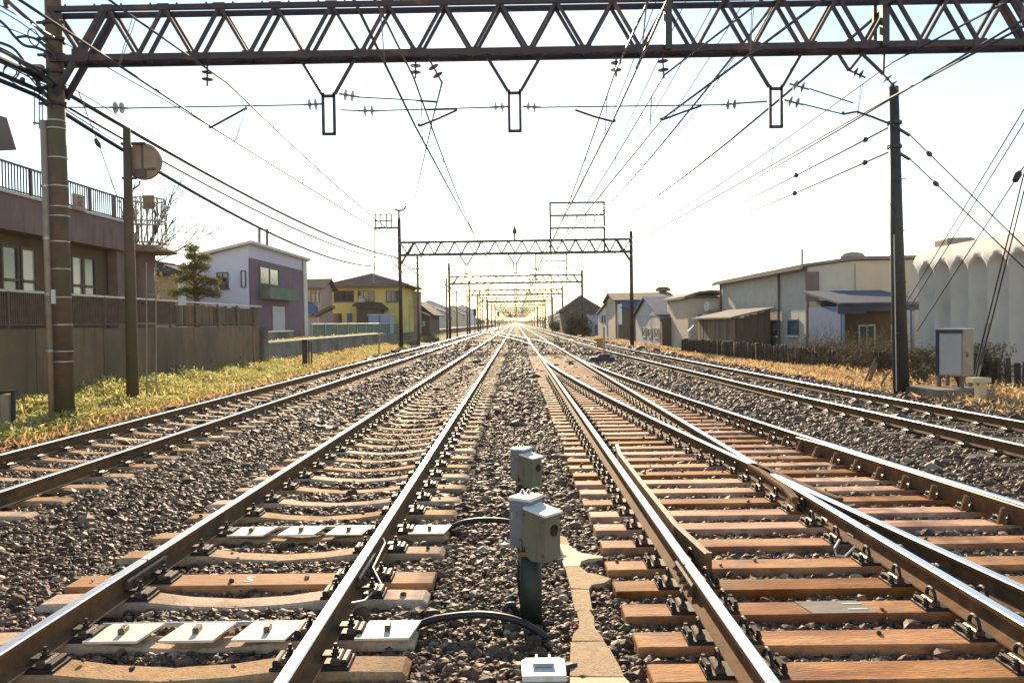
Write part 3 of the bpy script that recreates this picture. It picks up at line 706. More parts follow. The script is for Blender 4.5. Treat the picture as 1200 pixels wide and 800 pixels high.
for dx in (-0.62, -0.30): mb.lathe([(0,0.02),(0.03,0.05),(0.09,0.05),(0.10,0.03),(0.16,0.055),(0.18,0.02)], (XA+dx, G1-0.1, 6.78), (0,0,-1), 10)
mb.build('insulator', M['porcelain'], arm_l)
truss(g1, G1, XA, XB, 17, True)
HX = [P(385, 120, G1).x, P(603, 120, G1).x, P(909, 110, G1).x]
for x in HX: hanger(g1, x, G1)
feeder_frame(g1, G1, P(780, 30, G1).x, P(1030, 30, G1).x, [11.0, 10.05, 9.05], True)
mb = MB(); x = P(1036, 30, G1).x + 0.1; mb.bar((x-0.2, G1+0.2, ZB), (x-0.2, G1+0.2, 11.0), 0.07); mb.build('frame_stay', M['dark_steel'], g1)
# suspension insulators under the bottom chord
for px, py0, px1, py1 in ((243,77,243,101),(487,70,487,92),(503,70,518,97),(722,66,722,90),(776,62,778,92)):
    mb = MB(); insulator(mb, P(px,py0,G1), P(px1,py1,G1), 2, 0.115, 12); mb.build('insulator', M['porcelain'], g1)
# small braced insulators by the pole head
mb = MB(); mb.bar(P(983,64,G1), P(995,83,G1), 0.05); mb.bar(P(1010,64,G1), P(995,83,G1), 0.05); mb.bar(P(1011,64,G1), P(1035,87,G1), 0.05); mb.bar(P(1036,62,G1), P(1035,87,G1), 0.04); mb.build('bracket', M['gantry_steel'], g1)
mb = MB(); insulator(mb, P(996,83,G1), P(1014,91,G1), 2, 0.115); insulator(mb, P(1034,86,G1), P(1052,106,G1), 2, 0.115); mb.build('insulator', M['porcelain'], g1)
# cross-span wire, its insulators and the steady arms
def span_parts(g, segs, ins, arms):
    mb = MB()
    for a, b in segs: mb.tube([a, b], 0.014, 5)
    mb.build('span_wire', M['wire'], g)
    for a, b in ins: m2 = MB(); insulator(m2, a, b, 2, 0.115, 12); m2.build('insulator', M['ins_grey'], g)
    for pts in arms: m3 = MB(); m3.tube(pts, 0.022, 8); m3.lathe([(0,0.03),(0.05,0.03)], pts[0], (0,0,1), 8); m3.build('steady_arm', M['dark_steel'], g)
q = lambda x, y: P(x, y, G1)
span_parts(g1, [(q(83,126),q(130,126)),(q(146,127),q(357,123)),(q(399,129),q(424,130)),(q(440,130),q(575,126)),(q(632,126),q(845,123)),(q(420,114),q(512,119)),(q(948,104),q(1000,121)),(q(940,122),q(988,134))],
    [(q(128,126),q(150,127)),(q(356,123),q(377,122)),(q(420,130),q(444,130)),(q(574,126),q(596,125)),(q(612,125),q(634,126)),(q(845,123),q(868,121)),(q(397,110),q(421,114)),(q(924,98),q(948,105)),(q(918,117),q(942,123))],
    [[q(246,150),q(268,138),q(290,126)],[q(491,148),q(514,139),q(536,129)],[q(720,143),q(697,137),q(674,129)],[q(775,141),q(799,132),q(822,124)],[q(988,134),q(1004,131),q(1022,137),q(1042,145)]])
mb = MB()
for a, b in ((q(868,121),q(899,119)),(q(488,118),q(512,120)),(q(500,129),q(535,128))): mb.tube([a, b], 0.016, 6)
mb.build('span_rod', M['dark_steel'], g1)

# --- the gantries further on
ORD = ['second','third','fourth','fifth','sixth','seventh','eighth','ninth','tenth','eleventh','twelfth','thirteenth','fourteenth','fifteenth','sixteenth','seventeenth','eighteenth','nineteenth']
EXTRA = ['with a wind vane and a caged platform on its post', 'carrying a tall frame of crossarms', 'carrying a smaller looking frame of crossarms']
def std_gantry(Y, detail, th=1.35):
    g = bpy.data.objects.new('catenary_gantry', None); COL.objects.link(g); g.location = (0, Y, -0.4); WP[g.name] = Vector((0, Y, -0.4))
    xl, xr = -9.25, 9.3
    cr = 0.15 + 0.05*(th-1.35); column(g, xl, Y, -0.6, 10.0, cr, M['gantry_steel']); column(g, xr, Y, -0.6, 8.75, cr, M['gantry_steel'])
    truss(g, Y, xl, xr, 16, detail, th=th)
    for x in (-3.9, 0.0): hanger(g, x, Y, 1.25*th)
    feeder_frame(g, Y, 2.85, 7.15, [11.05, 10.05, 9.05], True)
    mb = MB()
    for x in (-5.9, -2.0, 2.0, 5.4): insulator(mb, (x, Y, ZB-0.06), (x+0.02, Y, ZB-0.5), 2, 0.13, 8)
    for x, s in ((-3.9,-1),(-3.9,1),(0,-1),(0,1)): insulator(mb, (x+s*0.15, Y, 6.05), (x+s*0.6, Y, 6.05), 2, 0.13, 8)
    mb.build('insulator', M['porcelain'], g)
    mb = MB(); mb.tube([(xl, Y, 6.05), (-4.5, Y, 6.05)], 0.016, 5); mb.tube([(-3.3, Y, 6.05), (-0.6, Y, 6.05)], 0.016, 5); mb.tube([(0.6, Y, 6.05), (xr, Y, 6.0)], 0.016, 5); mb.build('span_wire', M['wire'], g)
    for x, s in ((-5.9,1),(-2.0,1),(2.0,-1),(5.4,-1)):
        mb = MB(); mb.tube([(x, Y, 5.66), (x+s*0.8, Y, 6.03)], 0.03, 6); mb.build('steady_arm', M['dark_steel'], g)
    mb = MB()
    for dz in (0.0, -0.45, -0.9): mb.bar((xl-0.75, Y-0.12, 6.9+dz), (xl, Y-0.12, 6.9+dz), 0.05)
    mb.bar((xl-0.7, Y-0.12, 6.9), (xl, Y-0.12, 7.6), 0.05); mb.build('cable_bracket', M['gantry_steel'], g)
    return g
g2 = std_gantry(GY[1], True); tag(g2, 'second gantry down the line, with a wind vane and a caged platform', 'gantry', 'gantries along the line')
mb = MB(); xl = -9.25; y2 = GY[1]; zc = 9.35
for dx in (-1.9, -1.45, -1.0, -0.6): mb.bar((xl+dx, y2, zc), (xl+dx, y2, zc+1.05), 0.085)
for dz in (0.0, 0.52, 1.05): mb.bar((xl-1.9, y2, zc+dz), (xl-0.6, y2, zc+dz), 0.09)
mb.box(xl-1.95, xl-0.1, y2-0.3, y2+0.3, zc-0.08, zc); mb.bar((xl-1.7, y2, zc-0.06), (xl, y2, 8.2), 0.06); mb.build('caged_platform', M['gantry_steel'], g2)
mb = MB(); mb.tube([(xl-1.95, y2, zc), (xl-2.0, y2, 6.6), (xl-2.15, y2, 4.9)], 0.06, 6); mb.bar((xl-2.1, y2, 5.6), (xl, y2, 5.6), 0.035); mb.build('access_pole', M['conduit'], g2)
mb = MB(); mb.tube([(xl, y2, 9.9), (xl, y2, 10.65)], 0.075, 8); mb.lathe([(0,0.1),(0.12,0.1),(0.16,0.03)], (xl, y2, 10.0), (0,0,1), 10)
mb.build('vane_mast', M['dark_steel'], g2)
mb = MB(); mb.tube([(xl-0.30,y2,10.84),(xl-0.2,y2,10.72),(xl,y2,10.68),(xl+0.3,y2,10.70),(xl+0.42,y2,10.8),(xl+0.55,y2,11.02)], [0.03,0.075,0.09,0.07,0.05,0.02], 8)
mb.prism([(xl+0.36,y2-0.012,10.70),(xl+0.52,y2-0.012,10.76),(xl+0.66,y2-0.012,11.05),(xl+0.48,y2-0.012,11.02)], (0,0.024,0))
mb.prism([(xl-0.33,y2-0.01,10.66),(xl-0.27,y2-0.01,10.66),(xl-0.27,y2-0.01,10.95),(xl-0.33,y2-0.01,10.95)], (0,0.02,0)); mb.build('wind_vane', M['dark_steel'], g2)
mb = MB(); mb.tube([(0.0,y2-0.2,ZTP),(0.0,y2-0.2,ZTP+0.55)], 0.07, 6); mb.lathe([(0,0.03),(0.12,0.19),(0.3,0.17),(0.55,0.06),(0.8,0.02)], (0,y2-0.2,ZTP+0.5), (0,0,1), 10); mb.build('bell_lamp', M['dark_steel'], g2)
g3 = std_gantry(GY[2], True, 1.7); tag(g3, 'third gantry down the line, framed under the second one', 'gantry', 'gantries along the line')
g4 = std_gantry(GY[3], False, 2.0); tag(g4, 'fourth gantry down the line, framed under the third one', 'gantry', 'gantries along the line')
for k in range(4, len(GY)):
    c = copy_tree(g4); c.location.y = GY[k]; tag(c, '%s gantry down the line, fading pale towards the horizon' % ORD[k-1], 'gantry', 'gantries along the line')

# ------------------------------------------------------------------ wires
def sagline(a, b, sag, n=14):
    a, b = Vector(a), Vector(b); out = []
    for k in range(n+1):
        t = k/n; p = a.lerp(b, t); p.z -= 4*sag*t*(1-t); out.append(p)
    return out
def spans(fn_xz, ys, sag, n=12):
    pts = []
    for a, b in zip(ys[:-1], ys[1:]):
        s = sagline((*fn_xz(a)[:1], a, fn_xz(a)[1]), (*fn_xz(b)[:1], b, fn_xz(b)[1]), sag, n); pts += s if not pts else s[1:]
    return pts
YW = [G1-GS] + GY
def catenary(label, cx, cz, mx, mz, stag=0.0, drops=True):
    t = thing('overhead_wire', (cx(G1), G1, cz(G1)), label, 'overhead wire', 'overhead wires above the tracks')
    cp = spans(lambda y: (cx(y), cz(y)), YW, 0.05, 6); mp = spans(lambda y: (mx(y), mz(y)), YW, 0.62, 12)
    mb = MB(); mb.tube(cp, 0.022, 5); mb.build('contact_wire', M['wire'], t)
    mb = MB(); mb.tube(mp, 0.020, 5); mb.build('messenger_wire', M['wire'], t)
    if drops:
        my = np.array([p.y for p in mp]); mxx = np.array([p.x for p in mp]); mzz = np.array([p.z for p in mp])
        cy = np.array([p.y for p in cp]); cxx = np.array([p.x for p in cp]); czz = np.array([p.z for p in cp])
        for y in np.arange(G1-9, GY[3], 5.1):
            if any(abs(y - g) < 1.0 for g in GY): continue
            a = (np.interp(y, my, mxx), y, np.interp(y, my, mzz)); b = (np.interp(y, cy, cxx), y, np.interp(y, cy, czz))
            mb = MB()
            for dy in (-0.05, 0.05): mb.tube([(a[0], y+dy, a[2]), (b[0], y+dy*0.3, b[2])], 0.006, 4)
            mb.lathe([(0,0.012),(0.05,0.016),(0.06,0.006)], (b[0], y, b[2]-0.02), (0,0,1), 6)
            mb.build('dropper', M['thin_wire'], t)
    return t
def cons(v): return lambda y: v
zz = lambda a: (lambda y: a*(1 if int(round((y-G1)/GS)) % 2 == 0 else -1))
p1 = q(246,150); p2 = q(491,148); p3 = q(720,143)
catenary('contact and messenger wire above the outer track by the bank', lambda y: -5.87 + zz(-0.35)(y), cons(p1.z), cons(-5.9), cons(6.62))
catenary('contact and messenger wire above the main track with white plates', lambda y: CL + zz(-0.2)(y), cons(p2.z), lambda y: CL-0.22, cons(6.68))
catenary('contact and messenger wire above the main track with orange sleepers', lambda y: CR + zz(0.2)(y), cons(p3.z), lambda y: CR+0.25, cons(6.68))
def bx(y): return float(np.interp(y, [G1-GS, G1, GY[1], GY[2], 3000], [10.6, q(775,141).x, 1.9, 1.8, 1.8]))
catenary('contact and messenger wire swinging out above the turnout branch', bx, lambda y: 5.72 if y < 30 else 5.8, lambda y: bx(y)+0.05, lambda y: 6.62)
def r4(y): return float(np.interp(y, [G1-GS, G1, GY[1], 3000], [10.2, 7.7, 5.5, 5.5]))
catenary('contact and messenger wire above the outer track beside the post fence', r4, lambda y: 6.05 if y < 30 else 5.7, lambda y: r4(y)+0.1, lambda y: 6.8)
def single(label, pts, r, mat='wire', cat='wire', group=None, name='overhead_cable', smooth_=True):
    mb = MB(); mb.tube(pts, r, 6); o = mb.build(name, M[mat], None, origin=pts[0]); tag(o, label, cat, group); return o
# return wire from the tilted insulator
single('thin wire rising from the tilted insulator of the near gantry', [q(518,97), P(507,140,24), P(478,270,60)], 0.022, 'wire')
# feeders
def far_run(a, x, z, y0=GY[1]): 
    pts = list(a)
    ys = [g for g in GY if g >= y0]
    for ya, yb in zip(ys[:-1], ys[1:]): pts += sagline((x, ya, z), (x, yb, z), 0.7, 8)[1:]
    return pts
fA = sagline((5.75, -8, 9.2), (4.95, GY[1]-0.24, 8.45), 0.9); fB = sagline((7.9, -8, 8.9), (7.1, GY[1]-0.24, 9.05), 1.2)
single('thick black feeder cable hung from the middle of the crossarm frames', far_run(fA, 4.95, 8.45), 0.032, 'cable')
single('thick black feeder cable fixed to the end of the crossarm frames', far_run(fB, 7.1, 9.0), 0.038, 'cable')
for k, (x, lab) in enumerate(((3.5,'first'),(4.22,'second'),(4.94,'third'),(5.66,'fourth'),(6.38,'fifth'))):
    pts = []
    for ya, yb in zip(YW[:-1], YW[1:]): s = sagline((x, ya-0.24, 9.5), (x, yb-0.24, 9.5), 0.85, 10); pts += s if not pts else s[1:]
    single('%s thin wire from the track centre on the upper crossarms' % lab, pts, 0.013, 'thin_wire', group='thin wires on the crossarm frames')
# wires dead-ended on the lone steel pole
PY = 20.6
pole_x = P(1050, 250, PY).x
for k, (py, px1, py1) in enumerate(((148, 740, 293), (177, 735, 300))):
    a = P(1044, py, PY); b = P(px1, py1, GY[1])
    pts = sagline(a, b, 0.25); 
    single(('upper' if k == 0 else 'lower') + ' stay wire with a round insulator ending on the dark steel pole', pts, 0.026)
    # round insulators
    for t, rr in ((0.035, 0.075), (0.16, 0.085)):
        p = a.lerp(b, t); p.z -= 4*0.25*t*(1-t); mb = MB(); d = (b-a).normalized()
        mb.lathe([(-0.09,0.02),(-0.06,0.06),(-0.01,rr),(0.03,rr),(0.07,0.05),(0.09,0.02)], p, d, 12)
        tag(mb.build('insulator', M['porcelain'], None, origin=p, smooth=True), 'round %s insulator on the %s stay wire of the dark steel pole' % ('near' if t < 0.1 else 'far', 'upper' if k == 0 else 'lower'), 'insulator')
single('long wire passing low over the factory roof towards the second gantry', sagline(P(1200,23,12), P(745,284,GY[1]), 0.2), 0.02)
# communication cables on the bank side
def comm(label, z1, z2, sag, r, dx, mat='cable'):
    pts = sagline((XA+dx, -26, z1+0.3), (XA+dx, G1-0.2, z1), 0.5, 10) + sagline((XA+dx, G1-0.2, z1), (-9.6, GY[1]-0.1, z2), sag, 18)[1:]
    for ya, yb in zip(GY[1:6], GY[2:7]): pts += sagline((-9.6, ya-0.1, z2), (-9.6, yb-0.1, z2), sag, 8)[1:]
    return single(label, pts, r, mat, 'cable', 'communication cables along the bank')
comm('thick black bundle, topmost of the sagging cables along the bank', 6.75, 6.98, 0.62, 0.052, -0.22)
comm('thin strand running just above the thick black cable bundle', 6.92, 7.10, 0.55, 0.014, -0.20, 'thin_wire')
comm('knobbly black cable, middle of the sagging cables along the bank', 6.50, 6.75, 0.78, 0.036, -0.26)
comm('black cable sagging lowest of those along the bank', 6.38, 6.35, 1.25, 0.046, -0.30)
comm('thin strand running close above the lowest sagging cable', 6.46, 6.45, 1.16, 0.013, -0.28, 'thin_wire')
single('wire slanting from the near gantry post to the sign mast behind', [q(92,108), P(114,165,18), P(138,232,22)], 0.012, 'thin_wire')
mb = MB(); p = P(114.5,168,18); mb.lathe([(-0.12,0.015),(-0.08,0.045),(0.02,0.06),(0.08,0.04),(0.12,0.015)], p, (0.25,0.5,-0.8), 8)
tag(mb.build('insulator', M['porcelain'], None, origin=p), 'egg shaped insulator on the slanting wire beside the gantry post', 'insulator')
def curve(P_, n=6):
    out = []
    for i in range(len(P_)-1):
        a = P_[max(i-1,0)]; b = P_[i]; c = P_[i+1]; d = P_[min(i+2,len(P_)-1)]
        for k in range(n):
            u = k/n; out.append(0.5*((2*b) + (c-a)*u + (2*a-5*b+4*c-d)*u*u + (3*b-a-3*c+d)*u**3))
    return out + [P_[-1]]
# tangle of leads by the post head
def lead(label, pp, r, mat='cable'):
    return single(label, curve([P(x, y, G1-0.3) for x, y in pp]), r, mat, 'cable', 'leads around the near gantry post')
lead('thick lead hanging from the crossarm down to the gantry post', [(-8,18),(8,32),(16,42),(28,53),(42,56),(52,60),(58,66)], 0.03)
lead('loop of black lead standing above the gantry post bracket', [(33,44),(33,37),(37,34),(42,37),(46,46),(43,54),(37,51),(33,44)], 0.012)
lead('black lead arching from the bracket into the gantry post', [(20,44),(30,43),(42,46),(52,53),(62,62),(66,70)], 0.026)
lead('coil of black cable hanging in the air beside the gantry post', [(4,84),(6,78),(12,75),(18,77),(22,84),(20,90),(14,93),(7,91),(4,84),(8,78),(14,76),(19,80),(19,87),(14,91),(9,88)], 0.014)
lead('heavy cable bundle sweeping in from the upper corner to the post', [(-10,54),(8,62),(24,72),(40,82),(54,92),(64,100)], 0.05)
lead('cable descending to the top of the grey conduit pipe', [(-8,48),(14,56),(28,72),(40,92),(52,108),(61,122)], 0.03)
lead('second cable descending close beside the conduit pipe cable', [(22,74),(34,90),(46,104),(57,116),(61,124)], 0.016)
single('long wire crossing high past the near gantry post', [P(-20,-5,9), q(66,45), P(250,150,16.5)], 0.011)

for k, (lab, pp, r_) in enumerate((('slack lead crossing from the picture corner to the post clamps', [(-8,8),(20,24),(45,42),(66,58)], 0.012), ('slack lead running under the crossarm towards the post', [(-8,28),(22,38),(46,50),(66,72)], 0.010), ('slack lead dipping below the terminal box', [(-8,70),(18,82),(44,96),(66,106)], 0.014), ('slack lead sagging lowest of those at the post head', [(-8,80),(20,100),(42,112),(62,128)], 0.010), ('lead joining the hanging coil to the post bracket', [(20,88),(34,78),(48,80),(64,86)], 0.012))): lead(lab, pp, r_)

# ================================================================== helpers for buildings and plants
M['plum'] = pm('plum', (0.20,0.115,0.165), (0.155,0.09,0.13), 1.5, 0.8, 0.15)
M['white_wall'] = pm('white_wall', (0.66,0.63,0.74), (0.57,0.54,0.64), 0.8, 0.85, 0.2)
M['frame_white'] = pm('frame_white', (0.70,0.66,0.60), (0.58,0.54,0.50), 2, 0.7, 0.1)
M['yellow_wall'] = pm('yellow_wall', (0.74,0.60,0.18), (0.62,0.49,0.14), 0.9, 0.9, 0.3, c3=(0.26,0.22,0.10), spots=0.2)
M['salmon_wall'] = pm('salmon_wall', (0.58,0.38,0.30), (0.46,0.30,0.24), 0.9, 0.9, 0.3)
M['tan_wall'] = pm('tan_wall', (0.52,0.34,0.19), (0.42,0.27,0.15), 0.9, 0.9, 0.3)
M['cream_wall'] = pm('cream_wall', (0.66,0.54,0.41), (0.55,0.44,0.33), 0.8, 0.9, 0.3)
M['grey_wall'] = pm('grey_wall', (0.58,0.56,0.53), (0.48,0.46,0.43), 0.9, 0.85, 0.2, c3=(0.27,0.25,0.23), spots=0.15)
M['brown_wall'] = pm('brown_wall', (0.16,0.11,0.075), (0.11,0.075,0.05), 1.2, 0.9, 0.4)
M['factory'] = wave_mat('factory', (0.56,0.53,0.47), (0.46,0.43,0.38), 9.0, 'Y', 0.7, 0.35, 0.02)
M['factory_x'] = wave_mat('factory_x', (0.34,0.305,0.27), (0.27,0.24,0.215), 9.0, 'X', 0.7, 0.35, 0.02)
M['cream_panel'] = wave_mat('cream_panel', (0.62,0.50,0.38), (0.56,0.45,0.34), 12.0, 'X', 0.6, 0.3, 0.02)
M['tile_roof'] = wave_mat('tile_roof', (0.30,0.19,0.13), (0.20,0.125,0.085), 5.0, 'X', 0.6, 0.8, 0.05)
M['tile_dark'] = wave_mat('tile_dark', (0.15,0.105,0.09), (0.10,0.07,0.06), 5.0, 'X', 0.6, 0.8, 0.05)
M['blue_roof'] = wave_mat('blue_roof', (0.10,0.14,0.26), (0.07,0.10,0.19), 6.0, 'X', 0.45, 0.6, 0.04)
M['grey_roof'] = wave_mat('grey_roof', (0.30,0.27,0.25), (0.2,0.18,0.17), 5.0, 'X', 0.6, 0.6, 0.04)
M['blue_paint'] = pm('blue_paint', (0.05,0.13,0.30), (0.04,0.10,0.22), 2, 0.6, 0.1)
M['blue_dark'] = pm('blue_dark', (0.04,0.06,0.12), (0.03,0.04,0.08), 2, 0.6, 0.1)
M['shed_blue'] = pm('shed_blue', (0.24,0.32,0.46), (0.19,0.26,0.38), 2, 0.6, 0.1)
M['pale_box'] = pm('pale_box', (0.52,0.50,0.52), (0.45,0.43,0.45), 3, 0.6, 0.1)
M['green_net'] = pm('green_net', (0.13,0.21,0.15), (0.09,0.15,0.11), 3, 0.8, 0.3, c3=(0.20,0.20,0.15), spots=0.3)
M['boards'] = pm('boards', (0.175,0.125,0.085), (0.10,0.070,0.05), 3, 0.9, 0.4, stretch=(2,2,0.3), c3=(0.20,0.14,0.09), spots=0.3)
M['boards_warm'] = pm('boards_warm', (0.30,0.20,0.11), (0.18,0.115,0.065), 3, 0.9, 0.4, stretch=(2,2,0.3))
M['bark'] = pm('bark', (0.12,0.09,0.06), (0.07,0.05,0.035), 8, 0.9, 0.6)
M['scallop'] = pm('scallop', (0.64,0.60,0.55), (0.55,0.515,0.47), 1.2, 0.75, 0.15, c3=(0.43,0.40,0.37), spots=0.25)
M['gutter'] = pm('gutter', (0.16,0.11,0.11), (0.12,0.08,0.08), 2, 0.6, 0.1)
def leaf_mat(name, cols, rough=0.6, trans=0.35):
    m, n, l, b = _nodes(name)
    g = n.new('ShaderNodeNewGeometry'); r = n.new('ShaderNodeValToRGB'); e = r.color_ramp.elements; e[0].color = (*cols[0],1); e[1].color = (*cols[-1],1)
    for k, c in enumerate(cols[1:-1]): q_ = e.new((k+1)/(len(cols)-1)); q_.color = (*c,1)
    l.new(g.outputs['Random Per Island'], r.inputs[0]); l.new(r.outputs[0], b.inputs['Base Color']); b.inputs['Roughness'].default_value = rough
    t = n.new('ShaderNodeBsdfTranslucent'); l.new(r.outputs[0], t.inputs['Color']); mx = n.new('ShaderNodeMixShader'); mx.inputs[0].default_value = trans
    l.new(b.outputs[0], mx.inputs[1]); l.new(t.outputs[0], mx.inputs[2]); l.new(mx.outputs[0], n['Material Output'].inputs['Surface'])
    return m
M['verge'] = leaf_mat('verge_leaf', [(0.16,0.20,0.04),(0.42,0.44,0.11),(0.60,0.55,0.22),(0.72,0.62,0.36),(0.26,0.32,0.07),(0.48,0.47,0.13)], 0.6, 0.55)
M['dry'] = leaf_mat('dry_leaf', [(0.50,0.28,0.11),(0.64,0.43,0.20),(0.74,0.58,0.33),(0.56,0.34,0.14)], 0.7, 0.55)
M['pine'] = leaf_mat('pine_leaf', [(0.07,0.09,0.02),(0.16,0.16,0.04),(0.30,0.24,0.07),(0.10,0.12,0.03)], 0.7, 0.45)
M['bush'] = leaf_mat('bush_leaf', [(0.03,0.04,0.018),(0.055,0.06,0.028),(0.08,0.075,0.035)], 0.7, 0.25)
M['scrub'] = leaf_mat('scrub_leaf', [(0.05,0.04,0.028),(0.10,0.075,0.05),(0.09,0.09,0.04),(0.17,0.13,0.08)], 0.8, 0.25)
def leaf_cloud(name, mat, parent, pts, size, origin=None, up=0.0, asp=1.6):
    """many small leaf faces at the given points"""
    pts = np.asarray(pts, float); n = len(pts)
    a = rng.normal(0, 1, (n,3)); a[:,2] = a[:,2]*(1-up) + up*rng.uniform(0.6,1.4,n)*1.6; a /= np.linalg.norm(a, axis=1)[:,None]
    b = np.cross(a, rng.normal(0,1,(n,3))); b /= np.linalg.norm(b, axis=1)[:,None]
    s = size*np.exp(rng.normal(0,0.3,n))[:,None]
    v = np.stack([pts - b*s*0.35, pts + a*s*asp*0.5 - b*s*0.5*0.3, pts + a*s*asp, pts + b*s*0.35 + a*s*asp*0.35], 1).reshape(-1,3)
    base = WP[parent.name] if parent else (Vector(origin) if origin is not None else Vector((0,0,0)))
    v = v - np.array(base)
    me = bpy.data.meshes.new(name); me.vertices.add(4*n); me.vertices.foreach_set('co', v.ravel().astype(np.float32))
    me.loops.add(4*n); me.loops.foreach_set('vertex_index', np.arange(4*n, dtype=np.int32)); me.polygons.add(n)
    me.polygons.foreach_set('loop_start', np.arange(0, 4*n, 4, dtype=np.int32)); me.polygons.foreach_set('loop_total', np.full(n, 4, dtype=np.int32))
    me.materials.append(mat); me.update(calc_edges=True)
    return place(name, me, parent, base)
def win(parent, face, c, a0, a1, z0, z1, glass='glass', frame='frame_white', mull=1, sill=True, fw=0.06):
    """window on a wall. face 'y-': wall at y=c facing the camera; 'x+' / 'x-': wall at x=c facing +x / -x"""
    def pt(a, o, z): return (a, c - o, z) if face == 'y-' else ((c + o, a, z) if face == 'x+' else (c - o, a, z))
    def slab(mb, aa, ab, o0, o1, za, zb):
        p, q_ = pt(aa, o0, za), pt(ab, o1, zb); mb.box(min(p[0],q_[0]),max(p[0],q_[0]),min(p[1],q_[1]),max(p[1],q_[1]),min(p[2],q_[2]),max(p[2],q_[2]))
    mb = MB(); slab(mb, a0, a1, 0.004, 0.02, z0, z1); w = mb.build('window', M[glass], parent)
    mb = MB(); slab(mb, a0-fw, a0, 0.003, 0.07, z0-fw, z1+fw); slab(mb, a1, a1+fw, 0.003, 0.07, z0-fw, z1+fw); slab(mb, a0, a1, 0.003, 0.068, z1, z1+fw); slab(mb, a0, a1, 0.003, 0.068, z0-fw, z0)
    for k in range(mull): m_ = a0 + (a1-a0)*(k+1)/(mull+1); slab(mb, m_-fw*0.4, m_+fw*0.4, 0.021, 0.06, z0, z1)
    mb.build('frame', M[frame], w)
    if sill: mb = MB(); slab(mb, a0-0.12, a1+0.12, 0.004, 0.13, z0-fw-0.07, z0-fw-0.002); mb.build('sill', M[frame], w)
    return w
def wall_box(parent, x0, x1, y0, y1, z0, z1, mat, name='wall'):
    mb = MB(); mb.box(x0,x1,y0,y1,z0,z1); return mb.build(name, M[mat], parent)
def gable_roof(parent, x0, x1, y0, y1, ze, zr, axis, mat, ov=0.35, th=0.12, walls=None):
    """two slopes; axis = direction of the ridge; walls = material of the gable triangles"""
    if axis == 'x':
        ym_ = (y0+y1)/2; k = (zr-ze)/(ym_-y0)
        for s in (-1, 1):
            ye = y0-ov if s < 0 else y1+ov; mb = MB()
            mb.prism([(x0-ov, ye, ze-ov*k), (x0-ov, ym_, zr), (x0-ov, ym_, zr+th), (x0-ov, ye, ze-ov*k+th)], (x1-x0+2*ov,0,0)); mb.build('roof', M[mat], parent)
        if walls:
            for x in (x0, x1): mb = MB(); mb.prism([(x-0.05, y0, ze-0.02), (x-0.05, y1, ze-0.02), (x-0.05, ym_, zr-0.01)], (0.1,0,0)); mb.build('gable', M[walls], parent)
    else:
        xm = (x0+x1)/2; k = (zr-ze)/(xm-x0)
        for s in (-1, 1):
            xe = x0-ov if s < 0 else x1+ov; mb = MB()
            mb.prism([(xe, y0-ov, ze-ov*k), (xm, y0-ov, zr), (xm, y0-ov, zr+th), (xe, y0-ov, ze-ov*k+th)], (0,y1-y0+2*ov,0)); mb.build('roof', M[mat], parent)
        if walls:
            for y in (y0, y1): mb = MB(); mb.prism([(x0, y-0.05, ze-0.02), (x1, y-0.05, ze-0.02), (xm, y-0.05, zr-0.01)], (0,0.1,0)); mb.build('gable', M[walls], parent)
def hip_roof(parent, x0, x1, y0, y1, ze, zr, mat, ov=0.5, ridge=0.35, th=0.14):
    xa, xb, ya, yb = x0-ov, x1+ov, y0-ov, y1+ov; L = xb-xa; W = yb-ya
    if L >= W: r0, r1 = (xa+L*ridge, (ya+yb)/2), (xb-L*ridge, (ya+yb)/2)
    else: r0, r1 = ((xa+xb)/2, ya+W*ridge), ((xa+xb)/2, yb-W*ridge)
    mb = MB(); v = [(xa,ya,ze),(xb,ya,ze),(xb,yb,ze),(xa,yb,ze),(xa,ya,ze+th),(xb,ya,ze+th),(xb,yb,ze+th),(xa,yb,ze+th),(r0[0],r0[1],zr),(r1[0],r1[1],zr)]
    f = [(3,2,1,0),(0,1,5,4),(1,2,6,5),(2,3,7,6),(3,0,4,7)]
    f += [(4,5,9,8),(5,6,9),(6,7,8,9),(7,4,8)] if L >= W else [(4,5,8),(5,6,9,8),(6,7,9),(7,4,8,9)]
    mb.add(v, f); rf = mb.build('roof', M[mat], parent)
    mb = MB(); mb.tube([(r0[0],r0[1],zr+0.03),(r1[0],r1[1],zr+0.03)], 0.11, 6)
    for c, r_ in (((xa,ya),r0),((xb,ya),r1 if L >= W else r0),((xb,yb),r1),((xa,yb),r0 if L >= W else r1)): mb.tube([(c[0],c[1],ze+th),(r_[0],r_[1],zr+0.02)], 0.085, 6)
    mb.build('ridge', M['frame_white'] if mat == 'tile_roof' else M[mat], rf)
    return rf

# ================================================================== the bank side
GZ = 0.7
mb = MB(); mb.box(-120, -11.36, -5, 420, -0.61, GZ); tag(mb.build('terrain', M['soil']), kind='structure')
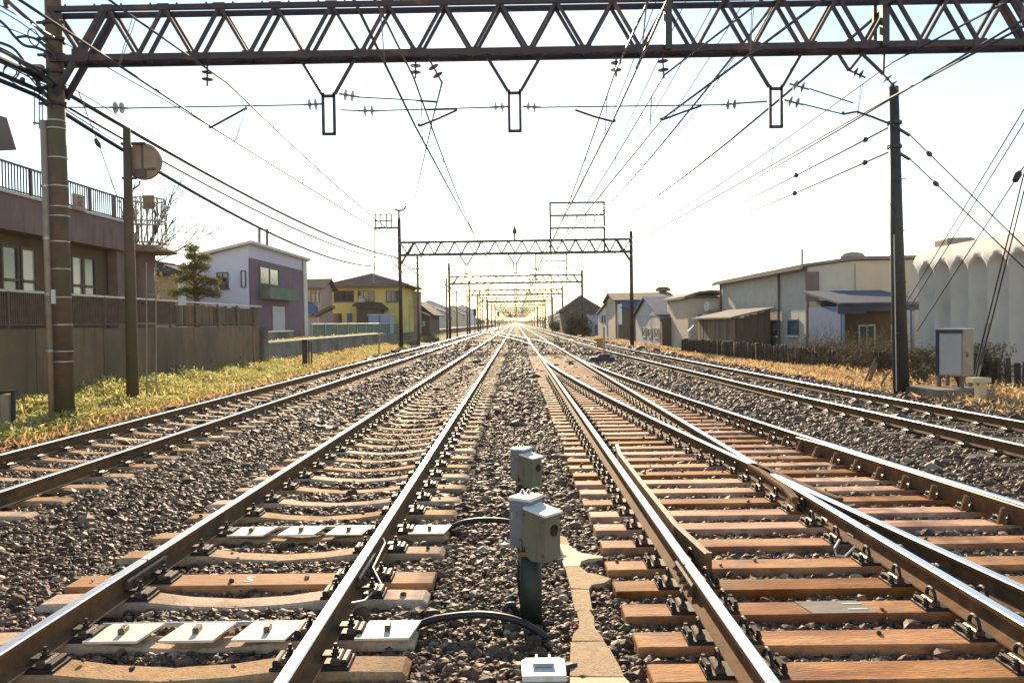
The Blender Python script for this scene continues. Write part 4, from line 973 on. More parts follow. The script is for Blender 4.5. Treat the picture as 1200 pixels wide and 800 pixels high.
# high concrete wall in panels
XW = -11.2
wl_ = thing('retaining_wall', (XW, 20, -0.5), 'high dark stained concrete wall behind the near gantry post', 'wall')
y0 = 6.0; k = 0
while y0 < 33.2:
    L = 2.95; dz = random.uniform(-0.012,0.012); dx = random.uniform(-0.012,0.012)
    mb = MB(); mb.box(XW-0.15, XW+0.02+dx, y0+0.02, min(y0+L, 33.4)-0.02, -0.6, 1.60+dz); pn_ = mb.build('panel', M['retaining'], wl_); mw = MB(); mw.tube([(XW-0.05, y0+1.4, 0.35), (XW+0.07+dx, y0+1.4, 0.33)], 0.045, 8); mw.build('weep_pipe', M['gutter'], pn_); y0 += L
mb = MB(); mb.box(XW-0.16, XW-0.04, 6, 33.3, -0.6, 1.58); mb.build('joint', M['brown_wall'], wl_)
mb = MB(); mb.box(XW-0.35, XW+0.18, 33.45, 34.1, -0.6, 1.55); mb.build('end_pillar', M['old_concrete'], wl_)
# fence on it
fn = thing('wall_fence', (XW-0.08, 20, 1.6), 'low brown railing fence with a bright top rail on the high concrete wall', 'fence')
xf = XW - 0.08
mb = MB(); mb.bar((xf,6,2.46),(xf,34.0,2.46), 0.055); mb.build('top_rail', M['galv'], fn)
mb = MB(); mb.bar((xf,6,1.70),(xf,34.0,1.70), 0.04); mb.build('bottom_rail', M['fence_brown'], fn)
for y in np.arange(7, 34.1, 2.0): mb = MB(); mb.bar((xf,y,1.55),(xf,y,2.45), 0.06); mb.build('post', M['fence_brown'], fn)
mb = MB()
for y in np.arange(7, 25.4, 0.075): mb.bar((xf,y,1.70),(xf,y,2.44), 0.03)
mb.build('bars', M['fence_brown'], fn)['kind'] = 'stuff'
yb = 25.6; pm_me = None
while yb < 33.8:
    w = random.choice([0.18,0.26,0.34]); mb = MB(); mb.box(xf-0.10, xf-0.055, yb, yb+w, 1.62, 2.36+random.uniform(-0.05,0.03)); mb.build('plank', M['boards' if random.random() < 0.6 else 'retaining'], fn); yb += w + random.choice([0.02,0.03,0.12])
# low wall further on
lw = thing('low_wall', (XW, 47, -0.5), 'low stained concrete wall with a pale capping rail beside the outer track', 'wall')
y0 = 34.2
while y0 < 64:
    mb = MB(); mb.box(XW-0.12, XW+0.03, y0+0.02, y0+2.93, -0.6, 0.80); mb.build('panel', M['old_concrete'], lw); y0 += 2.95
mb = MB(); mb.box(XW-0.18, XW+0.09, 34.2, 64, 0.803, 0.88); mb.build('capping', M['frame_white'], lw)
lb = thing('block_wall', (-13.0, 38, 0.7), 'short pale block wall behind the low concrete wall', 'wall')
mb = MB(); mb.box(-13.15, -12.95, 37.0, 44.5, 0.6, 1.25); mb.build('wall', M['old_concrete'], lb); mb = MB(); mb.box(-13.2, -12.9, 37.0, 44.5, 1.252, 1.32); mb.build('capping', M['frame_white'], lb)
gn = thing('green_fence', (-12.3, 70, 0.7), 'long green net fence in front of the yellow house', 'fence')
for y in np.arange(46, 112, 3.3):
    mb = MB(); mb.box(-12.33, -12.29, y+0.03, y+3.27, 0.75, 1.62); mb.build('net_panel', M['green_net'], gn)
    mb = MB(); mb.tube([(-12.25,y,0.6),(-12.25,y,1.72)], 0.035, 6); mb.build('post', M['galv'], gn)
mb = MB(); mb.tube([(-12.25,46,1.68),(-12.25,112,1.68)], 0.03, 6); mb.build('top_rail', M['galv'], gn)

# station building with the roof deck
sb = thing('station_building', (-18, 20, GZ), 'concrete building with a railed roof deck behind the high wall', 'building')
XD = -14.0
wall_box(sb, -26, -14.55, 8, 27.9, 0.5, 4.36, 'brown_wall'); 
mb = MB(); mb.box(-26, XD, 6, 28.2, 4.36, 5.36); mb.build('deck_parapet', M['deck_concrete'], sb)
mb = MB(); mb.box(-26.02, XD+0.06, 6, 28.26, 5.362, 5.44); mb.build('capping', M['frame_white'], sb)
for y in (15.0, 18.9, 23.9, 27.3):
    mb = MB(); mb.box(-14.5, -14.15, y, y+0.55, 0.5, 4.355); mb.build('pillar', M['deck_concrete'], sb)
ww = lambda px: 14.55*900/(605-px)
for a, b, gl in ((2,19,'glass_blue'),(25,40,'glass_pale'),(84,95,'glass_pale'),(98,110,'glass_blue')):
    if 'glass_pale' not in M: M['glass_pale'] = glass_mat('glass_pale', (0.45,0.46,0.42), 0.15)
    w = win(sb, 'x+', -14.55, ww(a), ww(b), 1.9, 3.95, gl, 'fence_brown', 0, True, 0.07)
    mb = MB(); mb.box(-14.53, -14.47, ww(a), ww(b), 2.98, 3.06); mb.build('transom', M['fence_brown'], w)
rl = lambda y0, y1: None
mb = MB()
for y in np.arange(8, 28.2, 0.13): mb.bar((XD-0.05,y,5.44),(XD-0.05,y,6.22), 0.028)
rb = mb.build('railing_bars', M['dark_steel'], sb); rb['kind'] = 'stuff'
mb = MB(); mb.bar((XD-0.05,8,6.24),(XD-0.05,28.2,6.24), 0.055); mb.bar((XD-0.05,8,5.50),(XD-0.05,28.2,5.50), 0.035); mb.build('handrail', M['dark_steel'], sb)
for y in np.arange(8.4, 28.3, 1.55): mb = MB(); mb.bar((XD-0.05,y,5.44),(XD-0.05,y,6.26), 0.075); mb.build('railing_post', M['gutter'], sb)
# square sign on the parapet railing
xs_ = XD + 0.02; ys_a, ys_b = 14*900/(605-85), 14*900/(605-97.5)
zs0, zs1 = 5.36, 5.86
mb = MB(); mb.box(xs_+0.05, xs_+0.12, ys_a, ys_b, zs0, zs1); sg = mb.build('sign', M['conduit'], sb)
mb = MB(); mb.box(xs_+0.121, xs_+0.13, ys_a+0.04, ys_b-0.04, zs0+0.05, zs1-0.05); mb.build('sign_face', M['pink_sign'] if 'pink_sign' in M else M['salmon_wall'], sg)
c_ = bpy.data.curves.new('lettering', 'FONT'); c_.body = '証'; c_.size = 0.36; c_.align_x = 'CENTER'; c_.align_y = 'CENTER'; c_.extrude = 0.002; c_.materials.append(M['dark_steel'])
o_ = text_mesh('lettering', c_); o_.parent = sg; o_.location = Vector((xs_+0.134, (ys_a+ys_b)/2, (zs0+zs1)/2)) - WP[sg.name]; o_.rotation_euler = (R(90), 0, R(90))
# round stair cage at the end of the deck
xc_, yc_ = P(172,250,29.3).x, 29.3
mb = MB()
for k in range(22):
    a = 2*math.pi*k/22; mb.bar((xc_+0.68*math.cos(a), yc_+0.68*math.sin(a), 4.75), (xc_+0.68*math.cos(a), yc_+0.68*math.sin(a), 6.5), 0.03)
for z in (4.8, 5.6, 6.45): mb.tube([(xc_+0.68*math.cos(a), yc_+0.68*math.sin(a), z) for a in np.linspace(0, 2*math.pi, 25)], 0.028, 5)
mb.build('stair_cage', M['conduit'], sb)
mb = MB(); mb.lathe([(0,1.05),(0.06,1.05),(0.28,0.55),(0.34,0.1)], (xc_, yc_, 4.42), (0,0,1), 16); mb.build('stair_canopy', M['boards_warm'], sb)
mb = MB(); mb.lathe([(0,0.5),(3.9,0.5)], (xc_-0.25, yc_, 0.6), (0,0,1), 14); mb.build('stair_drum', M['deck_concrete'], sb, smooth=True)
mb = MB(); mb.cbox(P(174,237,28.5), (0.38,0.1,0.5)); mb.build('cage_box', M['boards_warm'], sb)
mb = MB(); a, b, c, d = P(-60,118,19), P(8,138,19), P(19.5,176,19), P(-60,172,19)
mb.prism([a, b, c, d], (-3,0.3,0)); mb.build('roof', M['gutter'], sb)
an = thing('antenna', (P(53,205,24).x, 24, 5.4), 'thin antenna mast with four upright rods behind the near gantry post', 'antenna')
mb = MB(); mb.tube([P(53,215,24), P(53,146,24)], 0.045, 8); mb.build('mast', M['gutter'], an)
mb = MB(); mb.tube([P(39,144,24), P(60,147,24)], 0.03, 6); mb.build('crossarm', M['dark_steel'], an)
mb = MB()
for x, ya, yb in ((40.5,105,147),(46,108,151),(50,113,150),(59.5,105,147)): mb.tube([P(x,ya,24), P(x,yb,24)], 0.018, 6)
mb.build('rod', M['thin_wire'], an)

# signal mast with the round board seen from behind
YM = 19.0
sm_ = thing('signal_mast', (P(155,475,YM).x, YM, -0.4), 'dark wooden mast carrying a round brown board seen from behind', 'signal')
mb = MB(); mb.tube([P(156,482,YM), P(152,300,YM), P(148.5,150,YM)], [0.15,0.125,0.09], 12); mb.build('pole', M['pole_brown'], sm_, smooth=True)
cd = P(167,189,YM+0.14); mb = MB(); mb.lathe([(0,0.45),(0.02,0.455),(0.10,0.455),(0.12,0.43)], cd, (0,1,0), 32); bd = mb.build('round_board', M['conduit'], sm_)
mb = MB(); mb.cbox(cd+Vector((-0.05,-0.02,-0.30)), (0.28,0.05,0.22)); mb.cbox(cd+Vector((0.0,-0.01,0)), (0.04,0.03,0.8)); mb.cbox(cd+Vector((0.22,-0.02,-0.2)), (0.2,0.03,0.05)); mb.build('fitting', M['gutter'], bd)
mb = MB(); mb.bar(P(142,168.5,YM+0.05), P(170,168,YM+0.05), 0.055); mb.bar(P(143,209,YM+0.05), P(160,209,YM+0.05), 0.05); mb.build('bracket', M['dark_steel'], sm_)
mb = MB(); mb.tube([P(164,212,YM+0.1), P(163,217,YM+0.1), P(157,221,YM+0.05), P(152,221,YM)], 0.02, 6); mb.build('lead', M['cable'], sm_)
ld = thing('ladder_frame', (P(177,465,20).x, 20, -0.3), 'thin pale rod frame standing beside the wooden signal mast', 'frame')
for x in (171.5, 182.5): mb = MB(); mb.tube([P(x+0.5,468,20), P(x,308,20)], 0.018, 6); mb.build('upright', M['conduit'], ld)
mb = MB(); 
for y in (345,379,447): mb.tube([P(158.5 if y == 379 else 171.5,y,20), P(182.5,y,20)], 0.018, 6)
mb.tube([P(158.5,379,20), P(158.5,420,20)], 0.015, 6); mb.build('rung', M['conduit'], ld)
# small meter box on a stand at the picture's edge
bx_ = P(8,480,14.8); mt = thing('meter_box', (bx_.x, 14.8, -0.45), 'brown box on a dark stand in the dry grass by the near gantry post', 'box')
mb = MB(); a, b = P(3,462,14.8), P(13.5,494,14.8); mb.box(a.x, b.x, 14.72, 14.95, b.z, a.z); mb.build('box', M['conduit'], mt)
mb = MB()
for x in (0.5, 15.5): mb.bar(P(x,458,14.8), P(x,508,14.8), 0.055)
mb.bar(P(-3,459,14.8), P(19,458.5,14.8), 0.09, 0.05); mb.build('stand', M['dark_steel'], mt)
# dark panel post beyond the wall
YP = 35.0; dp = thing('panel_post', (P(361,432,YP).x, YP, -0.3), 'dark flat panel on thin posts standing in the dry verge', 'sign')
mb = MB(); a, b = P(354,398,YP), P(360.5,434,YP); mb.box(a.x, b.x, YP-0.03, YP+0.03, b.z, a.z); mb.build('panel', M['dark_wood'], dp)
mb = MB(); mb.tube([P(362,399,YP),P(362,432,YP)], 0.035, 6); mb.tube([P(365,400,YP),P(365,431,YP)], 0.035, 6); mb.build('post', M['dark_steel'], dp)
YQ = 50; sq = thing('marker_post', (P(444,415,YQ).x, YQ, -0.3), 'thin dark stake standing in the verge before the second gantry', 'post')
mb = MB(); mb.tube([P(444,416,YQ),P(444.5,392,YQ)], 0.05, 6); mb.build('pole', M['rail_foot'], sq)
mb = MB(); mb.cbox(P(444.5,391,YQ), (0.16,0.1,0.12)); mb.build('cap', M['frame_white'], sq)

# ------------------------------------------------------------------ houses on the bank side
h1 = thing('house', (-19.5, 43, GZ), 'small tan house with a dark hipped roof behind the bare tree', 'house')
xa, xb = P(172,330,43).x, P(208,330,43).x
wall_box(h1, xa-2.5, xb, 43, 49, 0.5, P(200,323,43).z, 'tan_wall'); hip_roof(h1, xa-2.5, xb, 43, 49, P(200,323,43).z, P(200,309,46).z, 'tile_dark', 0.4, 0.3)
mb = MB(); a = P(213,325,42.5); mb.cbox((a.x, 42.5, 2.6), (0.32,0.3,3.6)); mb.build('white_downpipe', M['white_paint'], h1)
Y2 = 46.0; xa = P(229,320,Y2).x; xb = P(291,320,Y2).x; yb = 58.5
h2 = thing('house', (xb, Y2, GZ), 'modern two storey house with pale and plum coloured walls', 'house')
zl, zr_ = P(240,303,Y2).z, P(291,287,Y2).z
mb = MB(); mb.prism([(xa,Y2,0.5),(xb,Y2,0.5),(xb,Y2,zr_),(xa,Y2,zl)], (0,yb-Y2,0)); mb.build('wall', M['white_wall'], h2)
mb = MB(); mb.prism([(xa-0.4,Y2-0.4,zl-0.02),(xb+0.35,Y2-0.4,zr_+0.08),(xb+0.35,Y2-0.4,zr_+0.24),(xa-0.4,Y2-0.4,zl+0.14)], (0,yb-Y2+0.8,0)); mb.build('roof', M['frame_white'], h2)
mb = MB(); mb.box(xb+0.003, xb+0.07, Y2+0.1, yb-0.9, 0.5, zr_-0.75); mb.build('plum_facade', M['plum'], h2)
mb = MB(); mb.box(xb+0.072, xb+0.14, yb-0.88, yb, 0.5, zr_); mb.build('white_trim', M['frame_white'], h2)
hy = lambda px: -xb*900/(605-px)
win(h2, 'x+', xb+0.07, hy(304), hy(326), 4.3, 5.3, 'glass_blue', 'green_net', 1, False, 0.1)
mb = MB(); mb.box(xb+0.1, xb+0.75, hy(303), hy(338), 3.3, 4.05); mb.build('balcony', M['green_net'], h2)
mb = MB(); mb.box(xb+0.071, xb+0.12, hy(318), hy(332), 0.9, 2.9); mb.build('door', M['pale_box'], h2)
win(h2, 'y-', Y2, P(255,330,Y2).x, P(267,330,Y2).x, P(260,337,Y2).z, P(260,320,Y2).z, 'glass', 'gutter', 1, True, 0.05)
win(h2, 'y-', Y2, P(283.5,330,Y2).x, P(287.5,330,Y2).x, P(285,336,Y2).z, P(285,318,Y2).z, 'glass_pale', 'blue_dark', 0, False, 0.05)
mb = MB()
for px in (304, 313): mb.bar(P(px,290,50), P(px,268,50), 0.14)
mb.build('chimney', M['gutter'], h2)
h3 = thing('house', (P(370,340,72).x, 72, GZ), 'salmon house with a brown tiled roof beside the yellow house', 'house')
xa, xb = P(350,340,72).x, P(376,340,72).x
wall_box(h3, xa, xb, 72, 76.5, 0.5, P(370,337,72).z, 'salmon_wall'); gable_roof(h3, xa, xb, 72, 76.5, P(370,337,72).z, P(370,328,74).z, 'x', 'tile_roof', 0.5, 0.14, 'salmon_wall')
win(h3, 'y-', 72, P(365,345,72).x, P(374,345,72).x, P(380,354,72).z, P(380,343,72).z, 'glass', 'gutter', 1, False)
mb = MB(); mb.prism([P(357,352,71.2),P(370,360,71.2),P(370,368,71.2),P(357,368,71.2)], (0,0.8,0)); mb.build('blue_awning', M['blue_paint'], h3)
mb = MB(); mb.prism([P(368,367,70.5),P(388,358,70.5),P(388,361,70.5),P(368,371,70.5)], (0,1.6,0)); mb.build('porch_roof', M['tile_roof'], h3)
Y4 = 80.0; h4 = thing('house', (P(430,360,Y4).x, Y4, GZ), 'two storey yellow house with a brown tiled hipped roof', 'house')
xa, xb = P(388,340,Y4).x, P(471,340,Y4).x; ze = P(430,336,Y4).z
wall_box(h4, xa, xb, Y4, 89, 0.5, ze, 'yellow_wall'); hip_roof(h4, xa, xb, Y4, 89, ze, P(432,322,84.5).z, 'tile_roof', 0.85, 0.36, 0.16)
for a, b in ((392,414),(420,438),(453,469)): win(h4, 'y-', Y4, P(a,345,Y4).x, P(b,345,Y4).x, P(a,353,Y4).z, P(a,341.5,Y4).z, 'glass', 'gutter', 2, True, 0.07)
win(h4, 'y-', Y4, P(388.5,372,Y4).x, P(400,372,Y4).x, P(394,378,Y4).z, P(394,368,Y4).z, 'glass', 'gutter', 1, False, 0.07)
mb = MB(); a, b = P(407,378,Y4), P(412.5,367,Y4); mb.box(a.x, b.x, Y4-0.1, Y4-0.003, a.z, b.z); mb.build('blue_door', M['blue_paint'], h4)
mb = MB(); a = P(424,353,Y4); mb.lathe([(0,0.22),(0.25,0.22)], a+Vector((0,-0.3,0)), (0,1,0), 12); mb.cbox(a, (0.7,0.3,0.55)); mb.build('air_unit', M['pale_box'], h4)
mb = MB(); mb.prism([P(413,357,Y4-2.2),P(418,354,Y4-2.2),P(443,354,Y4-2.2),P(451,361,Y4-2.2),P(451,363,Y4-2.2),P(413,359,Y4-2.2)], (0,2.1,0)); mb.build('porch_roof', M['tile_dark'], h4)
mb = MB(); a, b = P(418,385,Y4-1.9), P(446,359,Y4-1.9); mb.box(a.x, b.x, Y4-1.8, Y4-0.01, 0.5, b.z); mb.build('porch', M['brown_wall'], h4)
s4 = thing('garden_shed', (P(445,378,74).x, 74, GZ), 'pale blue garden shed in front of the yellow house', 'shed')
a, b = P(432,386,74), P(457,369,74); mb = MB(); mb.box(a.x, b.x, 74, 76, 0.5, b.z); mb.build('body', M['shed_blue'], s4)
mb = MB(); mb.box(a.x-0.1, b.x+0.1, 73.9, 76.1, b.z+0.003, b.z+0.1); mb.build('roof', M['pale_box'], s4)
mb = MB(); xm = (a.x+b.x)/2; mb.box(xm-0.03, xm+0.03, 73.95, 73.998, 0.9, b.z-0.1); mb.build('door_seam', M['blue_dark'], s4)
Y5 = 92.0; h5 = thing('house', (P(500,375,Y5).x, Y5, GZ), 'dark brown house with white edged roof behind the second gantry', 'house')
xa, xb = P(470,365,Y5).x, P(503,365,Y5).x
wall_box(h5, xa, xb, Y5, 104, 0.5, P(490,366,Y5).z, 'brown_wall'); gable_roof(h5, xa, xb, Y5, 104, P(490,366,Y5).z, P(490,353,Y5).z, 'y', 'tile_dark', 0.6, 0.16, 'brown_wall')
mb = MB(); mb.prism([P(488,362,Y5-0.7),P(504,369,Y5-0.7),P(504,370.5,Y5-0.7),P(488,363.5,Y5-0.7)], (0,0.08,0)); mb.build('barge_board', M['white_paint'], h5)
win(h5, 'y-', Y5, P(478,373,Y5).x, P(488,373,Y5).x, P(480,378,Y5).z, P(480,369,Y5).z, 'glass_pale', 'gutter', 1, False)
h6 = thing('house', (-13.8, 86, GZ), 'grey annex with an upper window joined to the yellow house side', 'house')
xa, xb = P(472,350,88).x, P(489,350,88).x
wall_box(h6, xa-1.5, xb, 89.2, 91.8, 0.5, P(480,342,88).z, 'salmon_wall'); gable_roof(h6, xa-1.5, xb, 89.2, 91.8, P(480,342,88).z, P(480,337,88).z, 'y', 'tile_roof', 0.3, 0.1, 'salmon_wall')
win(h6, 'y-', 89.2, P(484,350,89).x, P(488,350,89).x, P(485,356,89).z, P(485,346,89).z, 'glass_pale', 'frame_white', 0, False)
FARL = [(-13.5,118,4.5,7,2.6,'grey_wall','tile_dark'),(-15,134,5,9,3.6,'cream_wall','tile_roof'),(-14,156,6,8,3.0,'grey_wall','blue_roof'),(-17,182,7,11,4.8,'white_wall','grey_roof'),(-15,215,7,12,3.4,'cream_wall','tile_dark'),(-17,262,9,14,5.0,'grey_wall','tile_dark'),(-18,330,10,16,6.5,'white_wall','grey_roof')]
NM = ['first','second','third','fourth','fifth','sixth','seventh']
for k, (x, y, w, d, h, wm, rm) in enumerate(FARL):
    t = thing('house', (x, y, 0.7), '%s of the small far houses on the bank side beyond the dark brown house' % NM[k], 'house', 'far houses on the bank side')
    wall_box(t, x-w, x, y, y+d, 0.4, 0.7+h, wm); gable_roof(t, x-w, x, y, y+d, 0.7+h, 0.7+h+w*0.22, 'y', rm, 0.4, 0.15, wm)
    for q_ in range(3): win(t, 'x+', x, y+1.2+q_*d*0.3, y+2.4+q_*d*0.3, 0.7+h*0.5, 0.7+h*0.8, 'glass', 'frame_white', 0, False)
    win(t, 'y-', y, x-w*0.7, x-w*0.4, 0.7+h*0.45, 0.7+h*0.8, 'glass', 'frame_white', 1, False)

# ------------------------------------------------------------------ poles
def util_pole(px, pyt, Y, label, arms=2, r=0.14, z0=-0.5):
    p = P(px, pyt, Y); t = thing('utility_pole', (p.x, Y, z0), label, 'pole', 'poles along the line')
    mb = MB(); mb.tube([(p.x,Y,z0),(p.x,Y,p.z)], [r,r*0.75], 10); mb.build('pole', M['pole_brown'], t, smooth=True)
    mb = MB()
    for k in range(arms): mb.bar((p.x-0.55,Y-0.1,p.z-0.25-0.55*k),(p.x+0.55,Y-0.1,p.z-0.25-0.55*k), 0.07); mb.lathe([(0,0.03),(0.1,0.06),(0.18,0.03)], (p.x-0.45,Y-0.1,p.z-0.2-0.55*k),(0,0,1),6); mb.lathe([(0,0.03),(0.1,0.06),(0.18,0.03)], (p.x+0.45,Y-0.1,p.z-0.2-0.55*k),(0,0,1),6)
    if arms: mb.build('crossarm', M['dark_steel'], t)
    return t
util_pole(489, 299, 76, 'brown pole with insulator arms in front of the grey annex', 3)
util_pole(523, 326, 103, 'slim pole standing next to the post of the third gantry', 1)
util_pole(535, 340, 122, 'slim pole just right of the third gantry post', 1, 0.12)
util_pole(547, 339, 133, 'taller slim pole between the third and fourth gantry posts', 0, 0.14)
util_pole(560, 346, 150, 'slim pole beside the post of the fourth gantry', 1, 0.13)
util_pole(571, 352, 190, 'slim far pole beyond the fourth gantry on the bank side', 0, 0.15)
util_pole(646, 340, 190, 'slim far pole beyond the fourth gantry on the factory side', 1, 0.15)
util_pole(637, 350, 240, 'thin distant pole in the row on the factory side', 1, 0.15)
def signal(px, pyt, pyb, Y, label):
    a, b = P(px,pyt,Y), P(px,pyb,Y); t = thing('railway_signal', (a.x, Y, b.z), label, 'signal', 'colour light signals')
    mb = MB(); mb.tube([b, a], 0.07, 8); mb.build('mast', M['dark_steel'], t)
    mb = MB(); mb.cbox((a.x,Y-0.1,a.z-0.55), (0.5,0.25,1.25), 0, 0.05); mb.build('head', M['dark_steel'], t)
    mb = MB()
    for k in range(3): mb.lathe([(0,0.13),(0.2,0.13)], (a.x,Y-0.22,a.z-0.15-0.4*k), (0,-1,0), 10)
    mb.build('hood', M['cable'], t)
for k, (x_, Y_) in enumerate([(-10.2,205),(-10.3,238),(-10.2,280),(-10.4,330),(-10.3,390),(-10.3,470)]):
    t = thing('utility_pole', (x_, Y_, -0.5), '%s of the thin hazy distant poles on the bank side' % ['nearest','second nearest','third nearest','fourth nearest','fifth nearest','farthest'][k], 'pole', 'faint distant poles on the bank side')
    mb = MB(); mb.tube([(x_,Y_,-0.5),(x_,Y_,9.0+(k*37 % 5)*0.3)], [0.24,0.18], 6); mb.build('pole', M['pole_brown'], t)
    mb = MB(); mb.bar((x_-0.7,Y_,8.4),(x_+0.7,Y_,8.4), 0.12); mb.build('crossarm', M['dark_steel'], t)
for k, (x_, Y_) in enumerate([(10.3,215),(10.2,265),(10.4,300),(10.3,360),(10.3,430),(10.4,520)]):
    t = thing('utility_pole', (x_, Y_, -0.5), '%s of the thin hazy distant poles on the factory side' % ['nearest','second nearest','third nearest','fourth nearest','fifth nearest','farthest'][k], 'pole', 'faint distant poles on the factory side')
    mb = MB(); mb.tube([(x_,Y_,-0.5),(x_,Y_,8.6+(k*37 % 5)*0.3)], [0.24,0.18], 6); mb.build('pole', M['pole_brown'], t)
    mb = MB(); mb.bar((x_-0.7,Y_,8.0),(x_+0.7,Y_,8.0), 0.12); mb.build('crossarm', M['dark_steel'], t)
signal(556.5, 362, 392, 128, 'dark railway signal beside the outer track past the third gantry')
signal(584, 366, 386, 210, 'small far railway signal between the tracks on the bank side')
signal(598, 368, 384, 270, 'tiny far railway signal between the main tracks')

# ------------------------------------------------------------------ plants on the bank side
def grow(root, d, L, r, depth, out, spread=0.55, up=0.15):
    n = 4; pts = [root]; p = Vector(root); dd = Vector(d)
    for k in range(n):
        dd = (dd + Vector((random.gauss(0,0.10),random.gauss(0,0.10),random.gauss(0,0.06)+up*0.12))).normalized(); p = p + dd*(L/n); pts.append(p.copy())
    out.append((pts, [r*(1-0.5*k/n) for k in range(n+1)]))
    if depth <= 0: return
    for k in range(random.randint(3,4)):
        q_ = pts[random.randint(1,n)]; nd = (dd + Vector((random.gauss(0,spread),random.gauss(0,spread),random.gauss(0.1,spread*0.6)))).normalized()
        grow(q_, nd, L*random.uniform(0.55,0.8), r*0.5, depth-1, out, spread, up)
YT = 31.5
bt = thing('bare_tree', (P(163,345,YT).x, YT, GZ), 'bare leafless tree with fanning twigs behind the wooden mast', 'tree')
mb = MB(); base = Vector((P(163,345,YT).x, YT, 0.6)); top = P(165,312,YT); mb.tube([base, (base+top)/2+Vector((0.05,0,0)), top], [0.22,0.17,0.13], 10); mb.build('trunk', M['bark'], bt, smooth=True)
br = []
for k in range(13):
    a = -0.35 + 1.5*k/12; grow(top + Vector((0,0,-0.1)), Vector((math.sin(a)*0.95, random.uniform(-0.4,0.4), math.cos(a))).normalized(), random.uniform(1.3,2.2), 0.035, 2, br, 0.22, 0.25)
mb = MB()
for pts, rs in br: mb.tube(pts, [max(x, 0.012) for x in rs], 4, False)
mb.build('crown', M['bark'], bt)
leaf_cloud('leaf_tuft', M['pine'], bt, np.concatenate([rng.normal((base.x-0.55, YT, 3.2), (0.5,0.5,0.5), (700,3)), rng.normal((base.x+0.3, YT, 3.4), (0.35,0.4,0.45), (400,3))]), 0.09)
YN = 38.0; pn = thing('pine_tree', (P(230,355,YN).x, YN, GZ), 'clipped garden pine with tiered olive crown before the modern house', 'tree')
px0 = P(230,355,YN).x
mb = MB(); mb.tube([(px0,YN,0.6),(px0+0.03,YN,2.6),(px0-0.05,YN,4.2),(px0,YN,5.4)], [0.15,0.12,0.08,0.03], 10); mb.build('trunk', M['bark'], pn, smooth=True)
tiers = [(-0.85,3.3,0.34),(0.75,3.25,0.36),(0.0,3.35,0.34),(-0.4,3.45,0.30),(0.35,3.4,0.32),(-0.55,3.95,0.32),(0.8,3.85,0.30),(0.3,3.95,0.34),(-0.1,4.05,0.30),(-0.35,4.55,0.32),(0.5,4.5,0.32),(0.1,4.6,0.3),(0.3,5.05,0.32),(-0.3,5.15,0.28),(0.0,5.45,0.30)]
pp = []
for dx, z, r_ in tiers:
    c = np.array((px0+dx, YN+random.uniform(-0.5,0.5), z)); n = 620; v = rng.normal(0,1,(n,3)); v /= np.linalg.norm(v,axis=1)[:,None]; v *= (r_*rng.uniform(0.35,1.08,n)**0.5)[:,None]; v[:,2] *= 0.5; v += rng.normal(0,0.07,v.shape); pp.append(c+v)
leaf_cloud('crown', M['pine'], pn, np.concatenate(pp), 0.055, asp=2.2)
mb = MB()
for dx, z, r_ in tiers: mb.tube([(px0,YN,z-0.35),(px0+dx*0.6,YN,z-0.15),(px0+dx,YN,z)], [0.045,0.03,0.015], 5)
mb.build('branch', M['bark'], pn)
# verge plants: yellow green ground cover
def verge_points(n, x0, x1, y0, y1, hmax, dens_y=1.0):
    y = y0 + (y1-y0)*rng.random(n)**dens_y; x = rng.uniform(x0, x1, n)
    cl = 0.5 + 0.5*np.sin(x*2.1 + 1.3*np.sin(y*0.9))*np.sin(y*1.3 + np.sin(x*1.7)); h = hmax*(0.35 + 0.65*cl)*rng.random(n)**0.8
    edge = np.clip((x - x0)/(0.12*(x1-x0)), 0, 1); 
    return np.stack([x, y, hb(x, y) + h], 1)
vp = np.concatenate([verge_points(34000, -11.15, -8.75, 13, 34, 0.40, 1.3), verge_points(9000, -11.15, -10.2, 13, 34, 0.5, 1.3), verge_points(9000, -11.1, -9.0, 34, 66, 0.40, 1.1), verge_points(2500, -11.6, -11.2, 34, 64, 0.1)+np.array((-0.4,0,1.0)), verge_points(6000, -12.2, -9.8, 66, 130, 0.5)])
tag(leaf_cloud('verge_grass', M['verge'], None, vp, 0.055, up=0.25), 'yellow green weeds growing along the foot of the concrete walls', 'weeds', kind='stuff')
vp = np.concatenate([verge_points(9000, -11.1, -8.6, 12, 40, 0.22, 1.2), verge_points(5000, -9.6, -8.4, 12, 45, 0.12, 1.2), verge_points(4000, -11.1, -9.2, 40, 66, 0.3)])
tag(leaf_cloud('dead_grass', M['dry'], None, vp, 0.05, up=0.5, asp=3.0), 'dead straw coloured grass mixed into the bank verge', 'grass', kind='stuff')

# gutters, pipes and air units on the houses
def fittings(t, xa, xb, y, ze, side=1, unit=True):
    mb = MB(); mb.tube([(xa-0.2, y-0.42, ze-0.02), (xb+0.2, y-0.42, ze-0.04)], 0.075, 6); mb.build('gutter', M['gutter'], t)
    mb = MB(); xq = xb-0.25 if side > 0 else xa+0.25; mb.tube([(xq, y-0.42, ze-0.04), (xq, y-0.1, ze-0.35), (xq, y-0.08, -0.5)], 0.05, 6); mb.build('downpipe', M['frame_white'], t)
    if unit:
        xu = xa+0.9 if side > 0 else xb-0.9; mb = MB(); mb.cbox((xu, y-0.25, ze*0.55), (0.8,0.3,0.6), 0, 0.03); u_ = mb.build('air_unit', M['pale_box'], t)
        mb = MB(); mb.lathe([(0,0.22),(0.02,0.22)], (xu-0.08, y-0.41, ze*0.55), (0,-1,0), 12); mb.build('fan_grille', M['gutter'], u_)
fittings(h3, P(350,340,72).x, P(376,340,72).x, 72, P(370,337,72).z, 1, True)
fittings(h4, P(388,340,80).x, P(471,340,80).x, 79.6, P(430,336,80).z, 1, False)
